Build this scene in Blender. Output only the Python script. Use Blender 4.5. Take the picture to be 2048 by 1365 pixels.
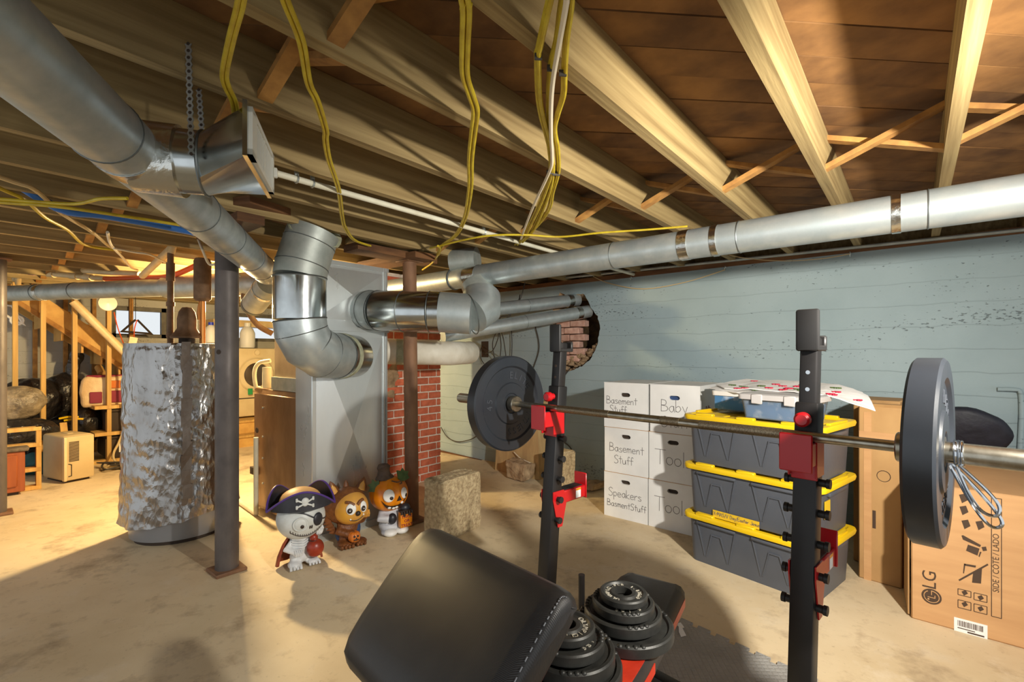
import bpy, bmesh, math, random
from mathutils import Vector as V, Matrix as M, noise as NZ
from mathutils.geometry import tessellate_polygon

random.seed(7)
for o in list(bpy.data.objects):
    bpy.data.objects.remove(o)
SC = bpy.context.scene
C = SC.collection

# ------------------------------------------------------------------ camera
CAMZ = 1.28; FPX = 950.0; HOR = 708.0; TH = math.radians(40.2)
cam = bpy.data.cameras.new('camera')
cam.sensor_width = 36; cam.lens = 36 * FPX / 2048; cam.shift_y = (HOR - 682.5) / 2048
cam.clip_start = 0.02
cam_o = bpy.data.objects.new('camera', cam); C.objects.link(cam_o)
cam_o.location = (0, 0, CAMZ); cam_o.rotation_euler = (math.pi / 2, 0, TH)
SC.camera = cam_o
# ------------------------------------------------------------------ world and exposure
W = bpy.data.worlds.new('World'); SC.world = W; W.use_nodes = True
bg = W.node_tree.nodes['Background']
bg.inputs[0].default_value = (0.92, 0.97, 1.0, 1); bg.inputs[1].default_value = 0.55
SC.view_settings.view_transform = 'Standard'; SC.view_settings.look = 'None'
SC.view_settings.gamma = 1; SC.view_settings.use_curve_mapping = False
SC.view_settings.exposure = 0.7
KEY_W = 225.0; KEY_COL = (1.0, 0.94, 0.84)          # unseen lamp beside the rack, placed from the cast shadows
WARM_W = 165.0; WARM_COL = (1.0, 0.73, 0.36)        # bulb behind the water heater

# ------------------------------------------------------------------ pixels to points
FW = V((-math.sin(TH), math.cos(TH))); RT = V((math.cos(TH), math.sin(TH)))
def at(x, y, d):
    a = (x - 1024) / FPX
    p = FW * d + RT * (a * d)
    return V((p.x, p.y, CAMZ + (HOR - y) / FPX * d))
def pz(x, y, z=0.0):
    return at(x, y, (z - CAMZ) * FPX / (HOR - y))
def py(x, y, Y):
    return at(x, y, Y / (FW.y + RT.y * (x - 1024) / FPX))
def px(x, y, X):
    return at(x, y, X / (FW.x + RT.x * (x - 1024) / FPX))

# ------------------------------------------------------------------ geometry
class Geo:
    def __init__(s): s.v = []; s.f = []
    def add(s, vs, fs):
        n = len(s.v); s.v += [V(p) for p in vs]; s.f += [tuple(i + n for i in f) for f in fs]; return s
    def merge(s, g): return s.add(g.v, g.f)
    def tf(s, m): s.v = [m @ p for p in s.v]; return s
    def move(s, *p): return s.tf(M.Translation(V(p)))
    def rz(s, a): return s.tf(M.Rotation(a, 4, 'Z'))
    def box(s, a, b):
        x0, y0, z0 = a; x1, y1, z1 = b
        return s.add([(x0,y0,z0),(x1,y0,z0),(x1,y1,z0),(x0,y1,z0),(x0,y0,z1),(x1,y0,z1),(x1,y1,z1),(x0,y1,z1)],
                     [(3,2,1,0),(4,5,6,7),(0,1,5,4),(1,2,6,5),(2,3,7,6),(3,0,4,7)])
    def rbox(s, a, b, r=.01, n=2):
        bm = bmesh.new(); bmesh.ops.create_cube(bm, size=1)
        a = V(a); b = V(b); c = (a + b) / 2; d = b - a
        for v in bm.verts: v.co = V((v.co.x * d.x, v.co.y * d.y, v.co.z * d.z)) + c
        r = min(r, .49 * min(abs(d.x), abs(d.y), abs(d.z)))
        bmesh.ops.bevel(bm, geom=bm.edges[:], offset=r, segments=n, profile=.5, affect='EDGES')
        return s.bm(bm)
    def bm(s, bm):
        bm.verts.index_update()
        s.add([v.co.copy() for v in bm.verts], [tuple(v.index for v in f.verts) for f in bm.faces]); bm.free(); return s
    def ell(s, c, r, m=None, u=20, w=12):
        vs = [V((0,0,1))]; fs = []
        for i in range(1, w):
            t = math.pi * i / w
            for j in range(u):
                p = 2 * math.pi * j / u
                vs.append(V((math.sin(t)*math.cos(p), math.sin(t)*math.sin(p), math.cos(t))))
        vs.append(V((0,0,-1)))
        for j in range(u): fs.append((0, 1 + j, 1 + (j+1) % u))
        for i in range(w-2):
            for j in range(u):
                a = 1 + i*u + j; b = 1 + i*u + (j+1) % u
                fs.append((a, a+u, b+u, b))
        k = len(vs) - 1
        for j in range(u): fs.append((k, 1 + (w-2)*u + (j+1) % u, 1 + (w-2)*u + j))
        if isinstance(r, (int, float)): r = (r, r, r)
        vs = [V((p.x*r[0], p.y*r[1], p.z*r[2])) for p in vs]
        if m: vs = [m @ p for p in vs]
        return s.add([p + V(c) for p in vs], fs)
    def lathe(s, prof, seg=32, m=None, close=False):
        vs = []; fs = []; n = len(prof)
        for r, z in prof:
            for j in range(seg):
                p = 2*math.pi*j/seg; vs.append(V((r*math.cos(p), r*math.sin(p), z)))
        for i in range(n if close else n-1):
            i2 = (i + 1) % n
            for j in range(seg):
                k = (j+1) % seg
                fs.append((i*seg+j, i*seg+k, i2*seg+k, i2*seg+j))
        if not close:
            if prof[0][0] > 1e-6: fs.append(tuple(reversed(range(seg))))
            if prof[-1][0] > 1e-6: fs.append(tuple((n-1)*seg + j for j in range(seg)))
        if m: vs = [m @ p for p in vs]
        return s.add(vs, fs)
    def cyl(s, a, b, r, r2=None, seg=20):
        a = V(a); b = V(b); d = b - a
        m = M.Translation(a) @ d.to_track_quat('Z', 'Y').to_matrix().to_4x4()
        return s.lathe([(r, 0), (r if r2 is None else r2, d.length)], seg, m)
    def tube(s, pts, r, seg=12, caps=True, prof=None):
        pts = [V(p) for p in pts]; q = [pts[0]]
        for p in pts[1:]:
            if (p - q[-1]).length > 1e-5: q.append(p)
        pts = q; n = len(pts)
        ds = [(pts[i+1]-pts[i]).normalized() for i in range(n-1)]
        up = V((0,0,1)) if abs(ds[0].z) < .9 else V((0,1,0))
        e1 = ds[0].cross(up).normalized(); e2 = e1.cross(ds[0])
        if prof is None: prof = [(r*math.cos(2*math.pi*j/seg), r*math.sin(2*math.pi*j/seg)) for j in range(seg)]
        seg = len(prof)
        ring = [pts[0] + e1*a + e2*b for a, b in prof]
        vs = list(ring); fs = []
        for i in range(n-1):
            d = ds[i]; nn = d if i == n-2 else (ds[i] + ds[i+1]).normalized()
            den = d.dot(nn)
            if abs(den) < .25: nn = d; den = 1
            ring = [p + d * ((pts[i+1]-p).dot(nn)/den) for p in ring]
            b = len(vs); vs += ring
            for j in range(seg):
                k = (j+1) % seg; fs.append((b-seg+j, b-seg+k, b+k, b+j))
        if caps:
            fs.append(tuple(reversed(range(seg)))); b = len(vs)-seg; fs.append(tuple(range(b, b+seg)))
        return s.add(vs, fs)
    def torus(s, c, d, R, r, seg=28, ss=8):
        prof = [(R + r*math.cos(2*math.pi*j/ss), r*math.sin(2*math.pi*j/ss)) for j in range(ss)]
        m = M.Translation(V(c)) @ V(d).to_track_quat('Z', 'Y').to_matrix().to_4x4()
        return s.lathe(prof, seg, m, close=True)
    def prism(s, poly, z0, z1, m=None):
        n = len(poly)
        vs = [V((p[0], p[1], z0)) for p in poly] + [V((p[0], p[1], z1)) for p in poly]
        fs = [tuple(reversed(range(n))), tuple(range(n, 2*n))]
        fs += [(i, (i+1) % n, n+(i+1) % n, n+i) for i in range(n)]
        if m: vs = [m @ p for p in vs]
        return s.add(vs, fs)
    def plank(s, a, b, w, t, up=(0,0,1)):
        a = V(a); b = V(b); d = (b-a).normalized(); u = V(up)
        e1 = d.cross(u).normalized(); e2 = e1.cross(d)
        vs = [p + e1*(i*w/2) + e2*(j*t/2) for p in (a, b) for i, j in ((-1,-1),(1,-1),(1,1),(-1,1))]
        return s.add(vs, [(3,2,1,0),(4,5,6,7),(0,1,5,4),(1,2,6,5),(2,3,7,6),(3,0,4,7)])
    def noise(s, amp, sc, off=(0,0,0)):
        o = V(off)
        s.v = [p + NZ.noise_vector(p*sc + o)*amp for p in s.v]; return s

def ico(sub=3):
    bm = bmesh.new(); bmesh.ops.create_icosphere(bm, subdivisions=sub, radius=1)
    return Geo().bm(bm)
def sm(pts, n=6):
    pts = [V(p) for p in pts]; P = [pts[0]] + pts + [pts[-1]]; out = []
    for i in range(1, len(P)-2):
        a, b, c, d = P[i-1], P[i], P[i+1], P[i+2]
        for k in range(n):
            t = k/n
            out.append(.5*((2*b) + (c-a)*t + (2*a-5*b+4*c-d)*t*t + (3*b-a-3*c+d)*t**3))
    return out + [pts[-1]]
def arc(c, e1, e2, r, a0, a1, n):
    return [V(c) + V(e1)*(r*math.cos(a0+(a1-a0)*i/n)) + V(e2)*(r*math.sin(a0+(a1-a0)*i/n)) for i in range(n+1)]

# ------------------------------------------------------------------ objects
WM = {}
def mk(name, geo, mat, smooth=38):
    me = bpy.data.meshes.new(name); me.from_pydata([tuple(p) for p in geo.v], [], geo.f); me.update()
    bm = bmesh.new(); bm.from_mesh(me); bmesh.ops.recalc_face_normals(bm, faces=bm.faces[:]); bm.to_mesh(me); bm.free()
    if smooth:
        me.polygons.foreach_set('use_smooth', [True]*len(me.polygons)); me.set_sharp_from_angle(angle=math.radians(smooth))
    if mat: me.materials.append(mat)
    o = bpy.data.objects.new(name, me); C.objects.link(o); return o
def tag(o, label=None, cat=None, group=None, kind=None):
    if label: o['label'] = label
    if cat: o['category'] = cat
    if group: o['group'] = group
    if kind: o['kind'] = kind
    return o
def thing(name, label=None, cat=None, loc=(0,0,0), rz=0, group=None, kind=None):
    o = bpy.data.objects.new(name, None); C.objects.link(o); o.empty_display_size = .05
    o.location = loc; o.rotation_euler = (0, 0, rz)
    WM[o.name] = M.Translation(V(loc)) @ M.Rotation(rz, 4, 'Z')
    return tag(o, label, cat, group, kind)
def part(name, geo, mat, parent, local=False, smooth=38, label=None, kind=None):
    m = WM[parent.name]
    if not local: geo.tf(m.inverted())
    o = mk(name, geo, mat, smooth); o.parent = parent; WM[o.name] = m
    return tag(o, label, kind=kind)
def solo(name, geo, mat, label=None, cat=None, loc=None, group=None, kind=None, smooth=38, rz=0, local=False):
    if loc is None: loc = sum((p for p in geo.v), V((0,0,0)))/len(geo.v); loc.z = min(p.z for p in geo.v)
    m = M.Translation(V(loc)) @ M.Rotation(rz, 4, 'Z')
    if not local: geo.tf(m.inverted())
    o = mk(name, geo, mat, smooth); o.location = loc; o.rotation_euler = (0,0,rz); WM[o.name] = m
    return tag(o, label, cat, group, kind)
def share(o, parent=None, loc=None, name=None):
    c = o.copy(); C.objects.link(c)
    if parent is not None: c.parent = parent; WM[c.name] = WM[parent.name]
    if loc is not None: c.location = loc
    return c
def copy_tree(o, parent=None):
    c = o.copy(); C.objects.link(c)
    if parent is not None: c.parent = parent
    for ch in [k for k in C.objects if k.parent == o]: copy_tree(ch, c)
    return c

# ------------------------------------------------------------------ materials
def rgb(r, g, b):
    f = lambda c: (c/255/12.92) if c <= 10 else ((c/255+.055)/1.055)**2.4
    return (f(r), f(g), f(b), 1)
def nodes(m): return m.node_tree.nodes, m.node_tree.links
def mat(name, c1, rough=.6, metal=0., c2=None, sc=(6,6,6), detail=4, fac=(.35,.65), bump=0., bsc=None, bdist=.01,
        rv=0., rand=0., spec=None, trans=0., coat=0., ior=None, alpha=None, nrough=.55):
    m = bpy.data.materials.new(name); m.use_nodes = True; N, L = nodes(m); B = N['Principled BSDF']
    B.inputs['Base Color'].default_value = c1; B.inputs['Roughness'].default_value = rough
    B.inputs['Metallic'].default_value = metal
    if spec is not None: B.inputs['Specular IOR Level'].default_value = spec
    if trans: B.inputs['Transmission Weight'].default_value = trans
    if coat: B.inputs['Coat Weight'].default_value = coat
    if ior: B.inputs['IOR'].default_value = ior
    if alpha is not None: B.inputs['Alpha'].default_value = alpha
    tc = N.new('ShaderNodeTexCoord'); mp = N.new('ShaderNodeMapping'); L.new(tc.outputs['Object'], mp.inputs[0])
    mp.inputs['Scale'].default_value = sc if not isinstance(sc, (int, float)) else (sc,)*3
    col = None
    if c2 is not None:
        n = N.new('ShaderNodeTexNoise'); n.inputs['Scale'].default_value = 1; n.inputs['Detail'].default_value = detail
        n.inputs['Roughness'].default_value = nrough
        oi = N.new('ShaderNodeObjectInfo'); cv = N.new('ShaderNodeVectorMath'); cv.operation = 'ADD'
        ml = N.new('ShaderNodeMath'); ml.operation = 'MULTIPLY'; ml.inputs[1].default_value = 37.0
        L.new(oi.outputs['Random'], ml.inputs[0]); L.new(mp.outputs[0], cv.inputs[0]); L.new(ml.outputs[0], cv.inputs[1])
        L.new(cv.outputs[0], n.inputs['Vector'])
        r = N.new('ShaderNodeMapRange'); r.inputs[1].default_value = fac[0]; r.inputs[2].default_value = fac[1]
        L.new(n.outputs[0], r.inputs[0])
        mx = N.new('ShaderNodeMix'); mx.data_type = 'RGBA'; mx.inputs[6].default_value = c1; mx.inputs[7].default_value = c2
        L.new(r.outputs[0], mx.inputs[0]); col = mx.outputs[2]
        if rv:
            rr = N.new('ShaderNodeMapRange'); rr.inputs[3].default_value = rough-rv; rr.inputs[4].default_value = rough+rv
            L.new(r.outputs[0], rr.inputs[0]); L.new(rr.outputs[0], B.inputs['Roughness'])
        if rand:
            hs = N.new('ShaderNodeHueSaturation'); L.new(col, hs.inputs['Color'])
            r2 = N.new('ShaderNodeMapRange'); r2.inputs[3].default_value = 1-rand; r2.inputs[4].default_value = 1+rand
            L.new(oi.outputs['Random'], r2.inputs[0]); L.new(r2.outputs[0], hs.inputs['Value']); col = hs.outputs[0]
        L.new(col, B.inputs['Base Color'])
    if bump:
        n2 = N.new('ShaderNodeTexNoise'); n2.inputs['Detail'].default_value = 5
        n2.inputs['Scale'].default_value = 1; mp2 = N.new('ShaderNodeMapping'); L.new(tc.outputs['Object'], mp2.inputs[0])
        bs = bsc if bsc is not None else 40
        mp2.inputs['Scale'].default_value = bs if not isinstance(bs, (int, float)) else (bs,)*3
        L.new(mp2.outputs[0], n2.inputs['Vector'])
        bp = N.new('ShaderNodeBump'); bp.inputs['Strength'].default_value = bump; bp.inputs['Distance'].default_value = bdist
        L.new(n2.outputs[0], bp.inputs['Height']); L.new(bp.outputs[0], B.inputs['Normal'])
    return m
def emis(name, col, s):
    m = mat(name, col); B = m.node_tree.nodes['Principled BSDF']
    B.inputs['Emission Color'].default_value = col; B.inputs['Emission Strength'].default_value = s; return m

MT = {}
MT['joist'] = mat('joist wood', rgb(168,146,98), .75, 0, rgb(122,100,60), (55,1.2,30), 5, (.3,.7), .25, (90,6,60), .004, rand=.12)
MT['board'] = mat('subfloor wood', rgb(158,114,64), .8, 0, rgb(96,64,34), (4,4,4), 8, (.32,.66), .2, 30, .004, rand=.2)
MT['brace'] = mat('bridging wood', rgb(190,140,72), .8, 0, rgb(140,96,48), 14, 5, (.3,.7), .2, 60, .003, rand=.15)
MT['stud'] = mat('pine stud', rgb(218,178,104), .7, 0, rgb(190,146,78), (30,30,2), 4, (.3,.7), .1, 40, .002, rand=.1)
MT['darkwood'] = mat('old dark timber', rgb(120,82,48), .85, 0, rgb(80,52,30), (3,3,20), 5, bump=.2, rand=.15)
MT['ply'] = mat('plywood', rgb(214,172,98), .7, 0, rgb(196,150,80), (2,8,8), 4, rand=.1)
MT['galv'] = mat('galvanised steel', rgb(190,198,198), .42, .62, rgb(164,174,176), (9,9,9), 6, (.35,.65), .05, 55, .002, rv=.08)
MT['galvdull'] = mat('dull galvanised steel', rgb(192,198,192), .5, .6, rgb(162,170,165), 12, 6, (.3,.7), .06, 45, .002, rv=.06)
MT['shiny'] = mat('bright sheet metal', rgb(205,210,210), .2, 1., rgb(185,190,190), 8, 4, bump=.06, bsc=14, bdist=.004, rv=.06)
MT['sheet'] = mat('plenum sheet metal', rgb(218,223,222), .33, .7, rgb(196,202,203), (4,4,1.2), 5, (.3,.7), .12, (5,5,3), .012, rv=.08)
MT['tape'] = mat('foil tape', rgb(214,214,208), .22, 1., bump=.5, bsc=60, bdist=.004)
MT['seam'] = mat('duct seam', rgb(120,126,126), .5, .9)
MT['mastic'] = mat('duct mastic', rgb(176,178,150), .85, 0, rgb(150,152,126), 20, 5, bump=.5, bsc=50, bdist=.006)
MT['white_pipe'] = mat('white insulated pipe', rgb(232,228,214), .55, 0, rgb(214,208,190), 8, 4, bump=.05, bsc=20)
MT['pvc'] = mat('white pvc', rgb(222,220,200), .4, 0, rgb(205,200,176), 6)
MT['cpvc'] = mat('cream cpvc', rgb(226,200,150), .45, 0, rgb(210,180,128), 8)
MT['purple'] = mat('purple primer', rgb(150,96,130), .5)
MT['yellow_cable'] = mat('yellow cable sheath', rgb(206,184,44), .45, 0, rgb(184,156,28), 20)
MT['white_cable'] = mat('white cable sheath', rgb(228,216,190), .5)
MT['black_cable'] = mat('dark wire', rgb(62,58,54), .6)
MT['tan_cable'] = mat('beige cord', rgb(206,182,134), .55)
MT['orange_pex'] = mat('orange tubing', rgb(226,92,36), .4)
MT['blue_pex'] = mat('blue tubing', rgb(52,112,190), .4)
MT['brown_ins'] = mat('brown dusty metal', rgb(136,106,78), .7, .2, rgb(108,82,58), 14, 5, bump=.15)
MT['rust'] = mat('rusty steel post', rgb(150,112,82), .7, .15, rgb(116,84,62), (10,10,5), 6, (.3,.7), .2, 60, .003)
MT['greypost'] = mat('grey painted steel post', rgb(104,96,92), .55, .2, rgb(78,72,70), (7,7,4), 6, (.35,.7), .15, 50, .003, rv=.1)
MT['brass'] = mat('copper pipe', rgb(196,130,70), .4, .9)
MT['brick'] = mat('red brick', rgb(204,112,80), .85, 0, rgb(176,88,60), 22, 5, (.3,.7), .35, 70, .004, rand=.16)
MT['oldbrick'] = mat('pale old brick', rgb(214,178,162), .9, 0, rgb(178,134,118), 18, 6, (.3,.7), .5, 50, .006, rand=.12)
MT['mortar'] = mat('mortar', rgb(226,214,200), .9, 0, rgb(206,192,176), 20, 5, bump=.4)
MT['dirt'] = mat('dark earth', rgb(96,76,48), .95, 0, rgb(60,46,30), 10, 6, bump=.8, bsc=20, bdist=.03)
MT['rubble'] = mat('broken concrete', rgb(186,160,126), .95, 0, rgb(130,106,80), 14, 6, (.3,.7), .8, 40, .01, rand=.15)
MT['block'] = mat('concrete block', rgb(212,192,152), .95, 0, rgb(150,128,96), 40, 8, (.3,.7), 1., 60, .015, rand=.05)
MT['pier'] = mat('tan concrete', rgb(206,174,122), .9, 0, rgb(176,144,100), (14,14,3), 6, (.3,.7), .25, 30, .006)
MT['carton'] = mat('cardboard', rgb(206,160,110), .8, 0, rgb(192,146,98), (3,3,22), 4, (.3,.7), .05, (3,3,60), .002)
MT['carton2'] = mat('old cardboard', rgb(190,150,98), .8, 0, rgb(168,128,80), (5,5,3), 4, (.3,.7), .08, 20, .004)
MT['whitebox'] = mat('white corrugated board', rgb(232,232,230), .75, 0, rgb(222,222,220), 5, 3)
MT['bare_edge'] = mat('bare cardboard edge', rgb(190,150,104), .85)
MT['ink'] = mat('pencil grey ink', rgb(110,104,104), .8)
MT['print'] = mat('dark carton print', rgb(74,56,42), .85)
MT['redprint'] = mat('red print', rgb(196,34,66), .7)
MT['tote'] = mat('dark grey tote plastic', rgb(86,90,98), .42, 0, rgb(78,82,90), 3, 3, bump=.05, bsc=90)
MT['lid'] = mat('yellow lid plastic', rgb(244,206,22), .4, 0, rgb(232,190,14), 3, 3)
MT['clear'] = mat('clear storage plastic', rgb(225,234,240), .12, 0, trans=.85, ior=1.2)
MT['greylid'] = mat('light grey lid plastic', rgb(202,198,196), .4)
MT['bluecloth'] = mat('blue contents', rgb(70,122,170), .8, 0, rgb(190,200,214), 16, 4, (.5,.75))
MT['black'] = mat('black powder coat', rgb(26,24,24), .45, .1, rgb(20,18,18), 12, bump=.08, bsc=160, bdist=.001)
MT['capblack'] = mat('black plastic', rgb(28,27,27), .5)
MT['red'] = mat('red powder coat', rgb(176,16,24), .35, .05, coat=.2)
MT['redvinyl'] = mat('red vinyl', rgb(206,58,32), .42, 0, rgb(176,44,24), 6, bump=.1, bsc=60)
MT['steel'] = mat('bar steel', rgb(176,170,156), .3, 1., rgb(150,144,130), (40,40,40), 4)
MT['knurl'] = mat('knurled steel', rgb(150,138,116), .45, 1., rgb(110,100,84), 300, 2, bump=.5, bsc=600, bdist=.001)
MT['chrome'] = mat('chrome', rgb(222,226,230), .12, 1.)
MT['rubber'] = mat('bumper rubber', rgb(36,40,46), .36, 0, rgb(28,31,36), 7, 5, (.3,.7), .08, 120, .001, rv=.08)
MT['rubberl'] = mat('embossed rubber letters', rgb(46,50,57), .5)
MT['iron'] = mat('grey enamelled iron', rgb(58,58,55), .45, .3, rgb(46,46,44), 30, 5, bump=.2, bsc=160, bdist=.001)
MT['ironl'] = mat('cast lettering', rgb(186,180,164), .5, .2)
MT['mat'] = None
MT['heater_base'] = mat('grey enamel tank', rgb(146,148,152), .35, .4)
MT['enamel'] = mat('cream enamel', rgb(226,208,168), .35, 0, rgb(214,194,150), 4)
MT['glassdark'] = mat('dark door glass', rgb(70,60,52), .08, 0, coat=.5)
MT['furn'] = mat('brown furnace enamel', rgb(150,116,84), .4, .45, rgb(128,96,66), (6,6,3), 5, rv=.1)
MT['creamduct'] = mat('cream sheet metal', rgb(214,190,150), .4, .5, rgb(196,170,130), 6)
MT['dehum'] = mat('putty plastic', rgb(206,184,140), .5, 0, rgb(196,172,128), 4)
MT['slot'] = mat('dark slot', rgb(58,46,36), .8)
MT['cherry'] = mat('orange stained wood', rgb(170,92,44), .45, 0, rgb(146,74,32), (20,20,2), 4)
MT['bag'] = mat('black plastic bag', rgb(34,32,34), .28, 0, bump=.9, bsc=14, bdist=.03, spec=.8)
MT['clearbag'] = mat('cloudy plastic bag', rgb(170,156,132), .35, 0, rgb(96,86,72), 9, 5, (.35,.65), .8, 16, .03)
MT['pamp'] = mat('cream printed bag', rgb(236,214,172), .4, 0, rgb(220,190,146), 8, 4, bump=.4, bsc=16, bdist=.02)
MT['maroon'] = mat('maroon print', rgb(138,40,62), .5)
MT['navy'] = mat('navy nylon', rgb(30,32,44), .6, 0, rgb(22,24,34), 20, bump=.3, bsc=30)
MT['white'] = mat('white paint', rgb(236,236,232), .45)
MT['whitematte'] = mat('white resin', rgb(222,224,224), .5, 0, rgb(190,192,194), 22, 5, (.45,.75))
MT['bone'] = mat('aged white resin', rgb(214,218,216), .45, 0, rgb(196,198,192), 14)
MT['greycloth'] = mat('grey bandage resin', rgb(206,208,212), .55, 0, rgb(172,174,182), (6,6,60), 4)
MT['hat'] = mat('black resin', rgb(34,34,40), .4, 0, rgb(50,52,60), 12)
MT['tanresin'] = mat('tan resin', rgb(202,160,104), .5)
MT['purpler'] = mat('purple resin', rgb(80,54,132), .45)
MT['cape'] = mat('brown red resin', rgb(150,66,34), .45, 0, rgb(122,48,26), 18)
MT['pouch'] = mat('rust red resin', rgb(160,52,24), .35, 0, rgb(130,40,18), 18)
MT['dark'] = mat('dark brown paint', rgb(48,34,26), .5)
MT['fur'] = mat('brown resin fur', rgb(134,82,40), .5, 0, rgb(98,56,26), 40, 5, (.3,.7), .6, 70, .006)
MT['face'] = mat('tan resin face', rgb(206,150,76), .38, 0, rgb(222,164,58), 8)
MT['denim'] = mat('blue resin', rgb(46,70,112), .6)
MT['orange'] = mat('orange resin', rgb(238,150,24), .32, 0, rgb(220,122,18), (14,14,3), 4)
MT['orangedk'] = mat('dark orange resin', rgb(206,116,40), .4)
MT['stem'] = mat('brown stem resin', rgb(98,78,62), .6, 0, rgb(74,58,46), 30, bump=.4, bsc=50)
MT['leaf'] = mat('green resin leaf', rgb(84,106,50), .5, 0, rgb(60,84,36), 30)
MT['zinc'] = mat('zinc strap', rgb(190,198,196), .4, .9)
MT['grille'] = mat('white register', rgb(222,222,212), .4)
MT['glow'] = emis('bulb glow', (1, .86, .6, 1), 6)
MT['porcelain'] = mat('porcelain', rgb(236,226,204), .3)
MT['paper'] = mat('white paper', rgb(238,236,232), .8)
MT['green'] = mat('green tag', rgb(40,150,84), .6)
MT['bluecap'] = mat('blue cap', rgb(40,60,200), .4)
MT['winframe'] = mat('grey window frame', rgb(120,116,106), .7, 0, rgb(96,92,84), 10)
MT['glass'] = mat('window glass', (1,1,1,1), .02, 0, trans=1., ior=1.0)
MT['cloth'] = mat('grey rag', rgb(120,108,92), .9, 0, rgb(88,78,66), 20)
MT['teal'] = mat('teal cloth', rgb(50,96,104), .8)
MT['label'] = mat('yellow label', rgb(226,186,40), .5)
# ------------------------------------------------------------------ special materials
def wall_mat(name, c1, c2):
    m = mat(name, c1, .85, 0, c2, (1.4, 1.4, 1.4), 7, (.3, .7)); N, L = nodes(m); B = N['Principled BSDF']
    tc = N.new('ShaderNodeTexCoord'); sp = N.new('ShaderNodeSeparateXYZ'); L.new(tc.outputs['Object'], sp.inputs[0])
    wob = N.new('ShaderNodeTexNoise'); wob.inputs['Scale'].default_value = 3; L.new(tc.outputs['Object'], wob.inputs['Vector'])
    ad = N.new('ShaderNodeMath'); ad.operation = 'MULTIPLY_ADD'; ad.inputs[1].default_value = .05
    L.new(wob.outputs[0], ad.inputs[0]); L.new(sp.outputs[2], ad.inputs[2])
    dv = N.new('ShaderNodeMath'); dv.operation = 'DIVIDE'; dv.inputs[1].default_value = .148; L.new(ad.outputs[0], dv.inputs[0])
    fr = N.new('ShaderNodeMath'); fr.operation = 'FRACT'; L.new(dv.outputs[0], fr.inputs[0])
    lt = N.new('ShaderNodeMapRange'); lt.inputs[1].default_value = 0; lt.inputs[2].default_value = .05; L.new(fr.outputs[0], lt.inputs[0])
    pit = N.new('ShaderNodeTexNoise'); pit.inputs['Scale'].default_value = 60; pit.inputs['Detail'].default_value = 3
    mp = N.new('ShaderNodeMapping'); mp.inputs['Scale'].default_value = (.6, 1, 1.2); L.new(tc.outputs['Object'], mp.inputs[0]); L.new(mp.outputs[0], pit.inputs['Vector'])
    big = N.new('ShaderNodeTexNoise'); big.inputs['Scale'].default_value = 2.2; mp3 = N.new('ShaderNodeMapping')
    mp3.inputs['Scale'].default_value = (.5, 1, 2.6); L.new(tc.outputs['Object'], mp3.inputs[0]); L.new(mp3.outputs[0], big.inputs['Vector'])
    sm_ = N.new('ShaderNodeMath'); sm_.operation = 'ADD'; L.new(pit.outputs[0], sm_.inputs[0])
    b2 = N.new('ShaderNodeMath'); b2.operation = 'MULTIPLY'; b2.inputs[1].default_value = .6; L.new(big.outputs[0], b2.inputs[0]); L.new(b2.outputs[0], sm_.inputs[1])
    pr = N.new('ShaderNodeMapRange'); pr.inputs[1].default_value = .44; pr.inputs[2].default_value = .56
    pr.inputs[1].default_value = .985; pr.inputs[2].default_value = 1.06; pr.inputs[3].default_value = 1; pr.inputs[4].default_value = 0
    L.new(sm_.outputs[0], pr.inputs[0])
    fine = N.new('ShaderNodeTexNoise'); fine.inputs['Scale'].default_value = 90; fine.inputs['Detail'].default_value = 4; L.new(tc.outputs['Object'], fine.inputs['Vector'])
    h = N.new('ShaderNodeMath'); h.operation = 'MULTIPLY'; L.new(lt.outputs[0], h.inputs[0]); L.new(pr.outputs[0], h.inputs[1])
    h2 = N.new('ShaderNodeMath'); h2.operation = 'MULTIPLY_ADD'; h2.inputs[1].default_value = .35; L.new(fine.outputs[0], h2.inputs[0]); L.new(h.outputs[0], h2.inputs[2])
    bp = N.new('ShaderNodeBump'); bp.inputs['Strength'].default_value = .7; bp.inputs['Distance'].default_value = .005
    L.new(h2.outputs[0], bp.inputs['Height']); L.new(bp.outputs[0], B.inputs['Normal'])
    src = B.inputs['Base Color'].links[0].from_socket
    mx = N.new('ShaderNodeMix'); mx.data_type = 'RGBA'; mx.blend_type = 'MULTIPLY'; mx.inputs[0].default_value = 1
    pr2 = N.new('ShaderNodeMapRange'); pr2.inputs[3].default_value = .45; pr2.inputs[4].default_value = 1; L.new(pr.outputs[0], pr2.inputs[0])
    lm = N.new('ShaderNodeMapRange'); lm.inputs[3].default_value = .90; lm.inputs[4].default_value = 1; L.new(lt.outputs[0], lm.inputs[0])
    pm_ = N.new('ShaderNodeMath'); pm_.operation = 'MULTIPLY'; L.new(lm.outputs[0], pm_.inputs[0]); L.new(pr2.outputs[0], pm_.inputs[1])
    L.new(src, mx.inputs[6]); L.new(pm_.outputs[0], mx.inputs[7]); L.new(mx.outputs[2], B.inputs['Base Color'])
    return m
MT['bluewall'] = wall_mat('pale blue painted concrete', rgb(156,174,180), rgb(138,157,163))
MT['greywall'] = wall_mat('grey concrete wall', rgb(190,188,178), rgb(164,162,152))

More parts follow.
